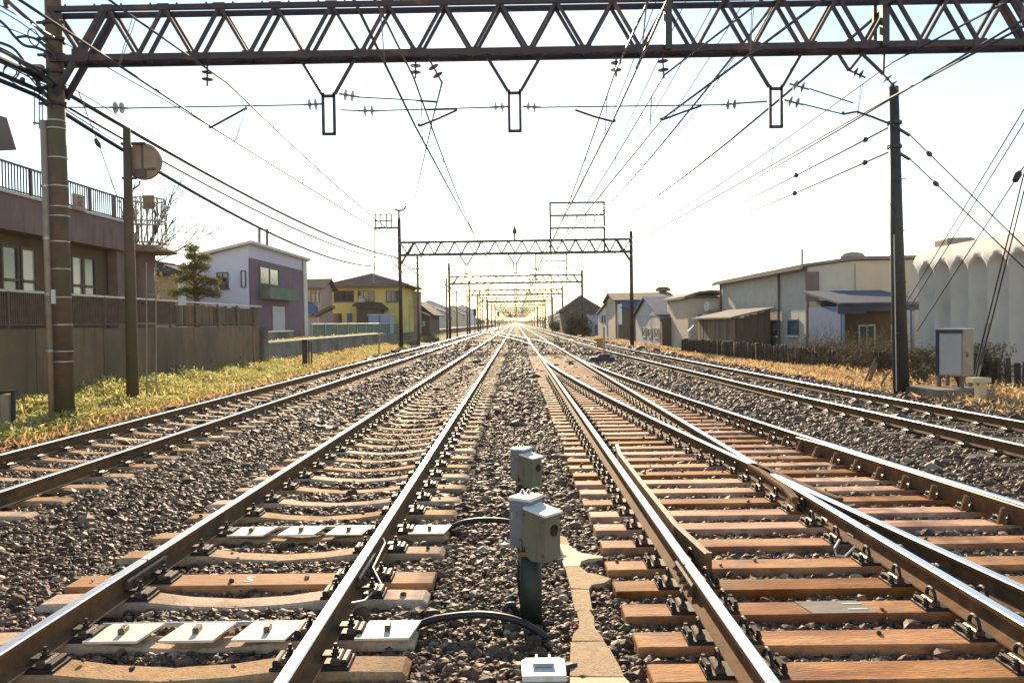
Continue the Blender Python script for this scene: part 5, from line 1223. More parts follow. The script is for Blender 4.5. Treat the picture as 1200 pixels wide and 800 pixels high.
fittings(h5, P(470,365,92).x, P(503,365,92).x, 92, P(490,366,92).z, -1, True)

# ================================================================== the factory side
# lone steel pole
lp = thing('steel_pole', (P(1056,456,PY).x, PY, -0.5), 'thick dark steel pole standing alone between track and equipment cabinet', 'pole')
mb = MB(); mb.tube([P(1056.5,462,PY), P(1051,280,PY), P(1047,102,PY)], [0.205,0.165,0.125], 16); mb.build('pole', M['pole_dark'] if 'pole_dark' in M else M['dark_steel'], lp, smooth=True)
mb = MB(); 
for y0_ in (144, 172): mb.bar(P(1042,y0_,PY-0.1), P(1066,y0_+15,PY-0.1), 0.06); mb.lathe([(0,0.19),(0.08,0.19)], P(1048,y0_+2,PY), (0,0,1), 12)
mb.build('bracket', M['dark_steel'], lp)
mb = MB()
for k in range(9): y_ = 180 + 30*k; mb.bar(P(1048,y_,PY-0.15), P(1043+ (12 if k % 2 else 0)*1.6,y_,PY-0.15), 0.025)
mb.build('step_bolt', M['dark_steel'], lp)
mb = MB(); mb.tube([P(1047.5,275,PY-0.17), P(1050.5,458,PY-0.2)], 0.016, 6); mb.build('earth_wire', M['galv'], lp)
for k, (y0_, x1, y1_) in enumerate(((158,1230,318),(186,1240,352))):
    a, b = P(1066,y0_,PY), P(x1,y1_,17.5); lab = ('upper','lower')[k]
    single('%s back stay running from the dark steel pole towards the pale ribbed building' % lab, [a, b], 0.016)
    p = a.lerp(b, 0.16 if k == 0 else 0.2); mb = MB(); mb.lathe([(-0.11,0.015),(-0.07,0.05),(0.0,0.065),(0.07,0.05),(0.11,0.015)], p, b-a, 8)
    tag(mb.build('insulator', M['porcelain'], None, origin=p), 'egg insulator on the %s back stay of the dark steel pole' % lab, 'insulator')
# service wires and guys at the picture's edge
for k, (x0_, y0_, Ya, x1, y1_, Yb) in enumerate(((1215,104,17,1062,355,32),(1225,104,17,1068,358,32),(1215,172,17,1075,388,30),(1212,155,17,1141,442,19.5),(1216,160,17,1146,440,19.5))):
    lab = ['first of the paired wires slanting down to the blue fronted shed','second of the paired wires slanting down to the blue fronted shed','single wire with a black fitting slanting past the ribbed building','guy wire going down behind the equipment cabinet, first of the pair','guy wire going down behind the equipment cabinet, second of the pair'][k]
    single(lab, [P(x0_,y0_,Ya), P(x1,y1_,Yb)], 0.016)
p = P(1192,207,17); mb = MB(); mb.lathe([(-0.14,0.02),(-0.1,0.07),(0.05,0.08),(0.14,0.03)], p, P(1192,207,17)-P(1185,220,17), 8); tag(mb.build('insulator', M['cable'], None, origin=p), 'black fitting on the wire slanting past the ribbed building', 'insulator')
mb = MB()
for xx in (1141.5,1146): mb.tube([P(xx,442,19.5), P(xx+14,378,19.0)], 0.028, 8)
gg = mb.build('guy_guard', M['galv'], None, origin=P(1143,442,19.5)); tag(gg, 'pale tube guards on the guy wires behind the cabinet', 'guard')

# equipment cabinet
YC = 20.2; cx_ = P(1119,415,YC).x
cb = thing('equipment_cabinet', (cx_, YC, -0.5), 'grey equipment cabinet on legs beside the dark steel pole', 'cabinet')
zc0, zc1 = P(1119,440,YC).z, P(1119,386.5,YC).z; rz = R(-57)
mb = MB(); mb.cbox((cx_, YC, (zc0+zc1)/2), (0.68,0.52,zc1-zc0), rz, 0.02); mb.build('body', M['cab_grey'] if 'cab_grey' in M else M['conduit'], cb)
def CT(u, v, z): return Vector((cx_ + u*math.cos(rz) - v*math.sin(rz), YC + u*math.sin(rz) + v*math.cos(rz), z))
def crbox(mb, u0, u1, v0, v1, z0, z1):
    mb.add([CT(u0,v0,z0),CT(u1,v0,z0),CT(u1,v1,z0),CT(u0,v1,z0),CT(u0,v0,z1),CT(u1,v0,z1),CT(u1,v1,z1),CT(u0,v1,z1)], [(0,3,2,1),(4,5,6,7),(0,1,5,4),(1,2,6,5),(2,3,7,6),(3,0,4,7)])
mb = MB(); crbox(mb, -0.25, 0.30, -0.285, -0.262, zc0+0.04, zc1-0.10); mb.build('door', M['pale_box'], cb)
mb = MB(); crbox(mb, -0.345, -0.27, -0.30, -0.262, zc0, zc1+0.01); crbox(mb, -0.27, 0.34, -0.30, -0.262, zc1-0.07, zc1+0.01); mb.build('trim', M['blue_dark'], cb)
mb = MB(); crbox(mb, -0.36, 0.36, -0.28, 0.28, zc1+0.003, zc1+0.04); mb.build('lid', M['pale_box'], cb)
for u, v in ((-0.30,-0.22),(0.28,-0.22),(-0.30,0.2),(0.28,0.2)): mb = MB(); mb.bar(CT(u,v,-0.45), CT(u,v,zc0), 0.08); mb.build('leg', M['gutter'], cb)
mb = MB(); mb.tube([CT(0.1,-0.1,zc0), CT(0.12,-0.1,-0.05), CT(0.2,-0.1,-0.4)], 0.045, 8); mb.build('cable_duct', M['cable'], cb)
mb = MB(); crbox(mb, 0.343, 0.37, -0.1, -0.04, zc0+0.5, zc0+0.62); mb.build('hinge', M['gutter'], cb)
mb = MB(); mb.box(P(1066,455,YC).x, P(1142,455,YC).x, YC-0.85, YC+0.55, -0.75, -0.27); tag(mb.build('concrete_plinth', M['old_concrete'], None, origin=(cx_,YC,-0.6)), 'flat concrete plinth under the equipment cabinet', 'plinth')
tp = thing('marker_post', (P(1150,470,18.6).x, 18.6, -0.5), 'short T shaped concrete post next to the equipment cabinet', 'post')
mb = MB(); a = P(1149,444,18.6); mb.box(a.x-0.09, a.x+0.09, 18.5, 18.7, -0.7, a.z-0.08); mb.build('post', M['trough_pale'], tp)
mb = MB(); mb.box(a.x-0.27, a.x+0.17, 18.45, 18.75, a.z-0.078, a.z+0.04); mb.build('cap', M['trough_pale'], tp)
for k, (xa_, ya_, xb_, yb_) in enumerate(((1014,446,1026,419),(1019,446,1027,425),(1032,452,1041,436))):
    mb = MB(); mb.bar(P(xa_,ya_,22.5), P(xb_,yb_,22.8), 0.045 if k != 1 else 0.07); o = mb.build('leaning_stake', M['boards_warm'], None, origin=P(xa_,ya_,22.5)); tag(o, ['thin yellowed stake leaning in the dry grass before the pole','broader brown stake leaning beside the thin yellowed one','short brown stake leaning close to the dark steel pole'][k], 'stake')

# fence of old posts
ff = thing('post_fence', (12, 34, -0.5), 'long fence of dark upright posts between dry grass and factory', 'fence')
FP = [(10.75, 49.5), (11.6, 38.0), (12.6, 29.5), (13.9, 21.0), (14.6, 16.0)]
fx = np.array([p[0] for p in FP]); fy = np.array([p[1] for p in FP]); order = np.argsort(fy)
def fence_x(y): return float(np.interp(y, fy[order], fx[order]))
mes = []
for k in range(4):
    m_ = MB(); w = (0.13,0.10,0.16,0.12)[k]; m_.cbox((0,0,0.4), (w,w*0.9,0.95), 0, 0.015); mes.append(m_)
first = {}
y_ = 16.2
while y_ < 50:
    k = random.randrange(4); x_ = fence_x(y_) + random.uniform(-0.03,0.03); zz_ = -0.5 + random.uniform(-0.12,0.08)
    if k not in first:
        o = mes[k].build('fence_post', M['fence_dark'] if 'fence_dark' in M else M['dark_wood'], ff, local=True); first[k] = o.data; o.location = Vector((x_,y_,zz_)) - WP[ff.name]
    else: o = place('fence_post', first[k], ff, (x_, y_, zz_))
    o.rotation_euler = (random.gauss(0,0.035), random.gauss(0,0.03), random.uniform(-0.3,0.3)); y_ += random.uniform(0.24,0.38)
for z in (-0.12, 0.16): mb = MB(); mb.tube([(fence_x(y)+0.02, y, z+random.uniform(-0.02,0.02)) for y in np.arange(16, 50, 1.5)], 0.025, 6); mb.build('fence_rail', M['boards'], ff)

# pale ribbed building with the arched rib tops
XS = 16.6
rb_ = thing('ribbed_building', (XS, 30, -0.6), 'pale building of tall rounded ribs curving over at the top', 'building')
pw = 1.12; zt = 3.5
rme = None
def rib():
    """one bay: rounded ridge in the middle, concave niches with round heads along both joints"""
    mb = MB(); nu = 24; rad = 0.5; zs = zt - 0.5; RH = 0.58
    svals = [-0.6, 0.6, 1.8, zs-0.3] + [zs + RH*k/12 for k in range(13)] + [zs + RH + (zt + rad*math.pi/2 - zs - RH)*k/6 for k in range(1, 7)]
    for s in svals:
        if s <= zt: z, back, nx, nz = s, 0.0, -1.0, 0.0
        else: a = (s - zt)/rad; z = zt + rad*math.sin(a); back = rad*(1-math.cos(a)); nx, nz = -math.cos(a), math.sin(a)
        h = (s - zs)/RH; w = 0.5 if h <= 0 else (0.5*max(0.0, 1-h**2.8)**(1/2.2) if h < 1 else 0.0)
        for i in range(nu+1):
            u = i/nu; uc = min(u, 1-u)
            rec = 0.36*(1 - (uc/w)**1.3) if uc < w else 0.0
            mb.v.append((back + nx*(0.38 - rec), (u-0.5)*pw, z + nz*(0.38 - rec)))
    for j in range(len(svals)-1):
        for i in range(nu): a = j*(nu+1)+i; mb.f.append((a, a+nu+1, a+nu+2, a+1)); mb.m.append(0)
    return mb
for k in range(7):
    yc = 24.3 + k*pw
    if rme is None:
        o = rib().build('rib', M['scallop'], rb_, local=True, smooth=True); rme = o.data; o.location = Vector((XS,yc,0)) - WP[rb_.name]
    else: place('rib', rme, rb_, (XS, yc, 0))
ye = 24.3 + 6.5*pw
mb = MB(); mb.box(XS+0.02, XS+9, 23.75, ye-0.005, -0.6, zt); mb.box(XS+0.5, XS+9, 23.75, ye-0.005, zt+0.003, zt+0.52); mb.build('wall', M['scallop'], rb_)
mb = MB(); mb.box(XS+0.45, XS+9, 23.7, ye, zt+0.523, zt+0.87); mb.build('roof', M['cream_panel'], rb_)
mb = MB(); a = P(1092,290,30.6); mb.cbox((a.x+0.9, 30.6, zt+1.0), (1.1,0.9,0.3), 0, 0.08); mb.build('roof_hatch', M['conduit'], rb_)

# factory
fb = thing('factory', (15, 48, -0.6), 'long low corrugated factory with a roof ventilator', 'building')
XF = 15.2; yf0, yf1 = XF*900/(946-605), XF*900/(843-605); zf = P(945,313,yf0).z
xr_ = P(1080,330,yf0).x + 3; zpk = P(1000,305,yf0).z
mb = MB(); mb.prism([(XF,yf0,-0.6),(xr_,yf0,-0.6),(xr_,yf0,zpk),(P(1000,305,yf0).x,yf0,zpk-0.02),(XF,yf0,zf)], (0,yf1-yf0,0)); mb.build('wall', M['factory'], fb)
mb = MB(); mb.prism([(XF-0.35,yf0-0.3,zf+0.0),(P(1000,305,yf0).x,yf0-0.3,zpk+0.02),(xr_,yf0-0.3,zpk+0.04),(xr_,yf0-0.3,zpk+0.2),(P(1000,305,yf0).x,yf0-0.3,zpk+0.18),(XF-0.35,yf0-0.3,zf+0.15)], (0,yf1-yf0+0.6,0)); mb.build('roof', M['grey_roof'], fb)
mb = MB(); mb.box(XF-0.5, XF-0.36, yf0-0.3, yf1+0.3, zf-0.12, zf+0.04); mb.build('gutter', M['grey_roof'], fb)
fyy = lambda px: XF*900/(px-605)
mb = MB(); mb.tube([(XF-0.09,fyy(914),-0.6),(XF-0.09,fyy(914),zf-0.1)], 0.07, 8); mb.tube([(XF-0.09,fyy(846),-0.6),(XF-0.09,fyy(846),zf-0.1)], 0.07, 8); mb.build('downpipe', M['gutter'], fb)
mb = MB(); mb.box(XF-0.12, XF+0.55, yf0-0.16, yf0-0.004, -0.6, zf-0.25); mb.build('corner_trim', M['gutter'], fb)
mb = MB(); a, b = P(1002,343,yf0), P(1066,308,yf0); mb.box(a.x, b.x, yf0-0.08, yf0-0.004, a.z, b.z); mb.build('cream_panel', M['cream_panel'], fb)
mb = MB(); a = P(950,400,yf0); b = P(985,345,yf0); mb.box(a.x+0.05, b.x+2, yf0-0.06, yf0-0.004, -0.6, P(960,352,yf0).z); SHADE_PANEL = mb  # added panel whose blue-grey colour paints the shadow on the end wall
for px in (902,924): 
    w = win(fb, 'x-', XF, fyy(px+11), fyy(px), P(px+5,392,fyy(px+5)).z, P(px+5,375.5,fyy(px+5)).z, 'glass_blue', 'blue_dark', 0, False, 0.06)
    mb = MB(); mb.box(XF-0.2, XF-0.004, fyy(px+12), fyy(px-1), P(px+5,395,fyy(px+5)).z, P(px+5,392.6,fyy(px+5)).z); mb.build('sill', M['frame_white'], w)
a = P(999,301,yf0+4); mb = MB(); mb.lathe([(0,0.35),(0.25,0.35),(0.26,0.62),(0.4,0.66),(0.55,0.5),(0.62,0.1)], (a.x,yf0+4,zpk+0.15), (0,0,1), 14); mb.build('roof_ventilator', M['conduit'], fb, smooth=True)
mb = MB(); mb.tube([P(940,312,yf0+2), P(940,292,yf0+2)], 0.05, 6); mb.build('vent_pipe', M['boards_warm'], fb)
M['shed_roof'] = wave_mat('shed_roof', (0.13,0.15,0.20), (0.09,0.10,0.14), 6.0, 'X')
M['shade_blue'] = pm('shade_blue', (0.15,0.18,0.26), (0.11,0.13,0.19), 1.5, 0.9, 0.2, spec=0.2)
SHADE_PANEL.build('blue_shade_panel', M['shade_blue'], fb)
# blue fronted shed
ys0 = 33.0; bs = thing('workshop_shed', (15.5, ys0, -0.6), 'dark open fronted shed with blue fascia and glazed doors', 'shed')
xa, xb = P(986,380,ys0).x, P(1076,380,ys0).x; zb_ = P(1020,344,ys0+3).z
mb = MB(); mb.box(xa, xb, ys0+2.2, ys0+3.6, -0.6, zb_-0.3); mb.build('back_wall', M['brown_wall'], bs)
mb = MB(); mb.prism([(xa-0.2,ys0-0.3,zb_-0.55),(xa-0.2,ys0+4,zb_+0.12),(xa-0.2,ys0+4,zb_+0.2),(xa-0.2,ys0-0.3,zb_-0.47)], (xb-xa+0.5,0,0)); mb.build('roof', M['shed_roof'], bs)
mb = MB(); mb.box(xa-0.2, xa+1.0, ys0-0.1, ys0+0.0, zb_-0.95, zb_-0.56); mb.box(xa+1.0, xb, ys0-0.09, ys0+0.0, zb_-0.82, zb_-0.56); mb.build('fascia', M['blue_dark'], bs)
for px in (988, 1048, 1070): mb = MB(); x_ = P(px,380,ys0).x; mb.bar((x_,ys0+0.05,-0.6),(x_,ys0+0.05,zb_-0.6), 0.12); mb.build('post', M['shed_blue'], bs)
mb = MB(); mb.box(xa-0.03, xa+0.1, ys0, ys0+3.6, -0.6, zb_-0.6); mb.build('side_wall', M['blue_paint'], bs)
for a_, b_ in ((1007,1015),(1016,1023.5),(1045,1062)): win(bs, 'y-', ys0+2.2, P(a_,390,ys0+2.2).x, P(b_,390,ys0+2.2).x, -0.3, P(1010,382,ys0+2.2).z, 'glass_blue', 'frame_white', 0, False, 0.06)
mb = MB(); mb.bar((xa+0.1,ys0+2.1,P(1000,366,ys0).z),(xb,ys0+2.1,P(1000,366,ys0).z), 0.06); mb.build('beam', M['blue_dark'], bs)

# wooden lean-to of loose boards
XL_ = 12.6; yl0, yl1 = XL_*900/(860-605), XL_*900/(817-605)
wo = thing('wooden_shed', (XL_, yl0, -0.6), 'weathered board lean-to shed before the factory', 'shed')
zl0 = P(860,372,yl0).z; xr2 = P(903,372,yl0).x; zl1 = P(900,361,yl0).z
y_ = yl0
while y_ < yl1:
    w = random.uniform(0.3,0.8); mb = MB(); d_ = random.uniform(0,0.04); mb.box(XL_+d_, XL_+0.06+d_, y_, min(yl1,y_+w)-0.015, -0.6, zl0-0.03); mb.build('board', M[random.choice(['boards','boards_warm','brown_wall','boards_warm'])], wo); y_ += w
x_ = XL_ + 0.12
while x_ < xr2:
    w = random.uniform(0.25,0.5); d_ = random.uniform(0,0.04); xe = min(xr2, x_+w); zt_ = zl0 + (zl1-zl0)*((x_-XL_)/(xr2-XL_)) - 0.06; mb = MB(); mb.box(x_, xe-0.015, yl0+d_, yl0+0.06+d_, -0.6, zt_); mb.build('board', M[random.choice(['boards','brown_wall','brown_wall'])], wo); x_ += w
mb = MB(); mb.prism([(XL_-0.3,yl0-0.35,zl0-0.06),(xr2+0.15,yl0-0.35,zl1-0.03),(xr2+0.15,yl0-0.35,zl1+0.06),(XL_-0.3,yl0-0.35,zl0+0.03)], (0,yl1-yl0+0.6,0)); mb.build('roof', M['grey_roof'], wo)
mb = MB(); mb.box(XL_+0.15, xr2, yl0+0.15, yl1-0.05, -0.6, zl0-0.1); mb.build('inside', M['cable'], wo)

# houses beyond
Y5r = 58.0; xa, xb = P(806,350,Y5r).x, P(843,350,Y5r).x
hA = thing('house', (xa, Y5r, -0.6), 'cream rendered house with a low curved roof next to the factory', 'house')
za = P(825,348,Y5r).z; wall_box(hA, xa, xb+1, Y5r, Y5r+8, -0.6, za, 'cream_wall')
mb = MB(); mb.prism([(xa-0.35,Y5r-0.3,za-0.12),(xa+0.9,Y5r-0.3,za+0.28),(xb-0.6,Y5r-0.3,za+0.34),(xb+1.1,Y5r-0.3,za+0.2),(xb+1.1,Y5r-0.3,za+0.42),(xb-0.6,Y5r-0.3,za+0.52),(xa+0.9,Y5r-0.3,za+0.46),(xa-0.35,Y5r-0.3,za+0.06)], (0,8.6,0)); mb.build('roof', M['grey_roof'], hA)
mb = MB(); mb.lathe([(0,0.36),(0.15,0.34),(0.75,0.36),(0.9,0.3)], P(828,359,Y5r-0.7), (0.9,0.35,-0.1), 14); mb.build('round_vent', M['white_paint'], hA)
mb = MB(); a = P(808,391,56); mb.tube([(a.x,56,-0.6),(a.x,56,a.z+0.2),(a.x+0.3,56,a.z+0.5),(a.x+0.5,56,a.z+0.2)], 0.13, 8); mb.build('vent_pipe', M['white_paint'], hA)
XG = 12.2; yg0, yg1 = XG*900/(773.5-605), XG*900/(745-605)
hB = thing('house', (XG, yg0, -0.6), 'grey gabled house with a blue roof and three small windows', 'house')
ze_, zr2 = P(773,369,yg0).z, P(757,349,(yg0+yg1)/2).z; xe_ = P(830,370,yg0).x
wall_box(hB, XG, xe_, yg0, yg1, -0.6, ze_, 'grey_wall'); gable_roof(hB, XG, xe_, yg0, yg1, ze_, zr2, 'x', 'blue_roof', 0.35, 0.12, 'grey_wall')
gy = lambda px: XG*900/(px-605)
for a_, b_ in ((753,756.8),(759.5,763.5),(767.2,772)): win(hB, 'x-', XG, gy(b_), gy(a_), P(762,395,gy(762)).z, P(762,384.5,gy(762)).z, 'glass', 'frame_white', 0, False, 0.05)
mb = MB(); a, b = P(775,402,yg0-0.5), P(806,372,yg0-0.5); mb.box(a.x, b.x+2, yg0-0.9, yg0-0.01, -0.6, b.z); mb.build('annex', M['brown_wall'], hB)
mb = MB(); mb.prism([P(791,364,yg0-1),P(806,357,yg0-1),P(806,370,yg0-1),P(791,370,yg0-1)], (0,0.8,0)); mb.build('side_dormer', M['gutter'], hB)
XC = 11.9; yc0, yc1 = XC*900/(723.5-605), XC*900/(711-605)
hC = thing('house', (XC, yc0, -0.6), 'tall cream house with an orange edged roof beyond the gabled grey house', 'house')
ze2, zr3 = P(724,352,yc0).z, P(716,344,yc0+4).z; xe2 = P(790,360,yc0).x
wall_box(hC, XC, xe2, yc0, yc1, -0.6, ze2, 'cream_wall'); gable_roof(hC, XC, xe2, yc0, yc1, ze2, zr3, 'x', 'tile_roof', 0.5, 0.14, 'cream_wall')
mb = MB(); a, b = P(726,352,yc0-2), P(748,361,yc0-2); mb.prism([(a.x,yc0-2.8,b.z),(a.x,yc0-0.02,a.z),(a.x,yc0-0.02,a.z+0.1),(a.x,yc0-2.8,b.z+0.1)], (4,0,0)); mb.build('lean_roof', M['blue_roof'], hC)
mb = MB(); mb.box(a.x+0.2, a.x+3.8, yc0-2.5, yc0-0.01, -0.6, b.z-0.02); mb.build('lean_wall', M['brown_wall'], hC)
mb = MB(); mb.box(a.x, a.x+0.18, yc0-2.6, yc0-0.02, P(730,380,yc0).z, b.z+0.5); mb.build('white_screen', M['white_paint'], hC)
mb = MB(); mb.tube([(XC-0.1,yc0+0.2,-0.6),(XC-0.1,yc0+0.2,ze2)], 0.09, 6); mb.build('downpipe', M['gutter'], hC)
a = P(777,342,yc0+6); mb = MB(); mb.lathe([(0,0.5),(0.5,0.5),(0.52,0.95),(0.8,0.95),(1.05,0.6),(1.1,0.1)], (a.x,yc0+6,P(777,346,yc0+6).z), (0,0,1), 12); mb.build('roof_ventilator', M['tile_roof'], hC)
hD = thing('house', (11.9, 112, -0.6), 'small white house with a slanting roof and narrow windows before the big brown roof', 'house')
yd0, yd1 = 11.8*900/(711-605), 11.8*900/(701-605)
mb = MB(); mb.prism([(11.8,yd0,-0.6),(11.8,yd1,-0.6),(11.8,yd1,P(701,369,yd1).z),(11.8,yd0,P(711,357,yd0).z)], (5,0,0)); mb.build('wall', M['frame_white'], hD)
dy_ = lambda px: 11.8*900/(px-605)
mb = MB(); mb.prism([(11.5,yd0-0.2,P(711,357,yd0).z+0.003),(11.5,yd1+0.3,P(701,369,yd1).z+0.003),(11.5,yd1+0.3,P(701,369,yd1).z+0.2),(11.5,yd0-0.2,P(711,357,yd0).z+0.2)], (5.6,0,0)); mb.build('roof', M['grey_roof'], hD)
for a_, b_ in ((705.8,707.2),(708.6,710)): win(hD, 'x-', 11.8, dy_(b_), dy_(a_), P(707,378,dy_(707)).z, P(707,370,dy_(707)).z, 'glass', 'gutter', 0, False, 0.06)
bb = thing('blue_hut', (P(696,385,118).x, 118, -0.6), 'small blue hut between the white house and the dark trees', 'hut')
a, b = P(691,391,118), P(700.5,369,118); mb = MB(); mb.box(a.x, b.x, 118, 121, -0.6, b.z); mb.build('wall', M['shed_blue'], bb); mb = MB(); mb.box(a.x-0.15, b.x+0.15, 117.8, 121.2, b.z+0.003, b.z+0.15); mb.build('roof', M['blue_paint'], bb)
mb = MB(); a, b = P(697,391,118), P(700,380,118); mb.box(a.x, b.x, 117.93, 117.996, -0.6, b.z); mb.build('door', M['blue_dark'], bb)
hE = thing('house', (P(685,360,135).x, 135, -0.6), 'large house with a broad brown hipped roof beyond the dark trees', 'house')
xa, xb = P(660,365,135).x, P(705,365,135).x; zE = P(680,366,135).z
wall_box(hE, xa, xb, 135, 146, -0.6, zE, 'brown_wall'); hip_roof(hE, xa, xb, 135, 146, zE, P(680,347,140).z, 'tile_dark', 0.8, 0.3, 0.2)
FARR = [(12.5,168,6,9,3.2,'grey_wall','tile_dark'),(13,192,7,10,2.6,'cream_wall','tile_roof'),(12.6,225,6,9,2.2,'white_wall','blue_roof'),(13.5,262,8,13,3.4,'grey_wall','grey_roof'),(14,325,9,15,4.0,'cream_wall','tile_dark')]
for k, (x, y, w, d, h, wm, rm) in enumerate(FARR):
    t = thing('house', (x, y, -0.6), '%s of the small far houses on the factory side beyond the big brown roof' % NM[k], 'house', 'far houses on the factory side')
    wall_box(t, x, x+w, y, y+d, -0.6, h, wm); gable_roof(t, x, x+w, y, y+d, h, h+w*0.2, 'y', rm, 0.4, 0.15, wm)
    for q_ in range(3): win(t, 'x-', x, y+1.2+q_*d*0.3, y+2.4+q_*d*0.3, h*0.4, h*0.75, 'glass', 'frame_white', 0, False)

fittings(hA, P(806,350,58).x, P(843,350,58).x, 58, za, 1, True)
fittings(hC, XC, xe2, yc0-0.15, ze2, 1, False)
# plants on the factory side
def bush(name, label, c, rad, n, mat, size, cat='bush', trunk=True):
    t = thing(name, (c[0], c[1], -0.5), label, cat)
    blobs = [(np.array(c) + rng.normal(0,1,3)*np.array(rad)*0.45, rng.uniform(0.35,0.6)) for _ in range(14)]
    pp = []
    for b_, s_ in blobs:
        v = rng.normal(0,1,(n//14,3)); v /= np.linalg.norm(v,axis=1)[:,None]; v *= (rng.uniform(0.3,1.05,(n//14,1))**0.5)*s_*np.array(rad); pp.append(b_+v)
    pp = np.concatenate(pp); pp[:,2] = np.maximum(pp[:,2], -0.5)
    leaf_cloud('crown', M[mat], t, pp, size)
    mb = MB()
    for k in range(7): e = blobs[k][0]; mb.tube([(c[0]+random.uniform(-0.1,0.1),c[1],-0.6), ((c[0]+e[0])/2,c[1],(c[2]-0.5)/2), tuple(e)], [0.09*rad[2],0.06*rad[2],0.02], 5)
    mb.build('trunk', M['bark'], t); return t
c = P(668,376,112); bush('dense_tree', 'dark olive tree clump nearest the big brown roof', (c.x,112,1.1), (1.6,1.6,1.9), 4200, 'bush', 0.16, 'tree')
c = P(683,374,110); bush('dense_tree', 'dark tree clump beside the blue hut', (c.x,110,1.0), (1.2,1.5,1.8), 3500, 'bush', 0.16, 'tree')
c = P(653,383,150); bush('dense_tree', 'low distant tree clump past the fourth gantry', (c.x,150,0.6), (1.5,2,1.4), 2000, 'bush', 0.2, 'tree')
c = P(1085,415,23); bush('hedge_bush', 'grey brown scrubby bush behind the cabinet and pole', (c.x,23.2,0.15), (0.75,0.5,0.5), 3500, 'scrub', 0.05)
c = P(1150,425,22); bush('hedge_bush', 'dark green bush with a round top next to the cabinet', (c.x,22.4,0.05), (0.45,0.4,0.5), 3000, 'bush', 0.05)
c = P(1185,420,21); bush('hedge_bush', 'brownish bush behind the thick posts at the frame edge', (c.x+0.4,22.6,0.15), (0.7,0.4,0.45), 3000, 'scrub', 0.05)
for k, (px_, Y_, lab) in enumerate(((955,33,'twiggy scrub in front of the factory corner'),(985,31,'twiggy scrub in front of the blue side wall'),(1012,29,'twiggy scrub in front of the glazed shed doors'),(1035,27.5,'twiggy scrub just behind the dark steel pole'))):
    c = P(px_,408,Y_); t = thing('scrub', (c.x, Y_, -0.5), lab, 'shrub')
    br = []
    for _ in range(34): grow(Vector((c.x+random.uniform(-0.7,0.7), Y_+random.uniform(-0.3,0.3), -0.5)), Vector((random.gauss(0,0.4),random.gauss(0,0.3),1)).normalized(), random.uniform(0.7,1.35), 0.014, 1, br, 0.5)
    mb = MB()
    for pts, rs in br: mb.tube(pts, [max(x,0.005) for x in rs], 3, False)
    mb.build('twigs', M['boards_warm'], t)
    leaf_cloud('leaves', M['scrub'], t, rng.normal((c.x,Y_,0.05),(0.6,0.25,0.32),(2600,3)), 0.05)
def dryp(n, y0, y1, off0, off1, h, dn=1.2):
    y = y0 + (y1-y0)*rng.random(n)**dn; xf_ = np.interp(y, fy[order], fx[order]); x0_ = 8.75 + right_shift(y); x = x0_ + off0 + (xf_ + off1 - x0_ - off0)*rng.random(n)
    return np.stack([x, y, hb(x, y)*0 + np.maximum(hb(x,y), -0.55) + h*rng.random(n)], 1)
dp_ = np.concatenate([dryp(20000, 15, 50, 0.35, 0.1, 0.07), dryp(4500, 15, 30, 1.4, 0.3, 0.28), dryp(5000, 50, 100, 0, 0.6, 0.15)])
tag(leaf_cloud('dry_grass', M['dry'], None, dp_, 0.045, up=0.55, asp=2.6), 'orange dry grass between the outer track and the post fence', 'grass', kind='stuff')

# far woods and low roofs closing the horizon
fw = []
for (xa_, xb_, y_, h_, n_) in ((-260,-22,520,7,5200),(22,260,480,6.5,5200),(-420,-14,900,9,3000),(14,420,860,9,3000),(-60,60,1560,7,2600)):
    x = rng.uniform(xa_, xb_, n_); top = h_*(0.55 + 0.45*np.abs(np.sin(x*0.071 + y_)*np.sin(x*0.023 + 1.7))); fw.append(np.stack([x, y_ + rng.normal(0, 4, n_), -0.6 + top*rng.random(n_)**0.7], 1))
tag(leaf_cloud('distant_woods', M['bush'], None, np.concatenate(fw), 1.9, asp=1.2), 'hazy dark far-off trees closing the horizon on both sides', 'woods', kind='stuff')

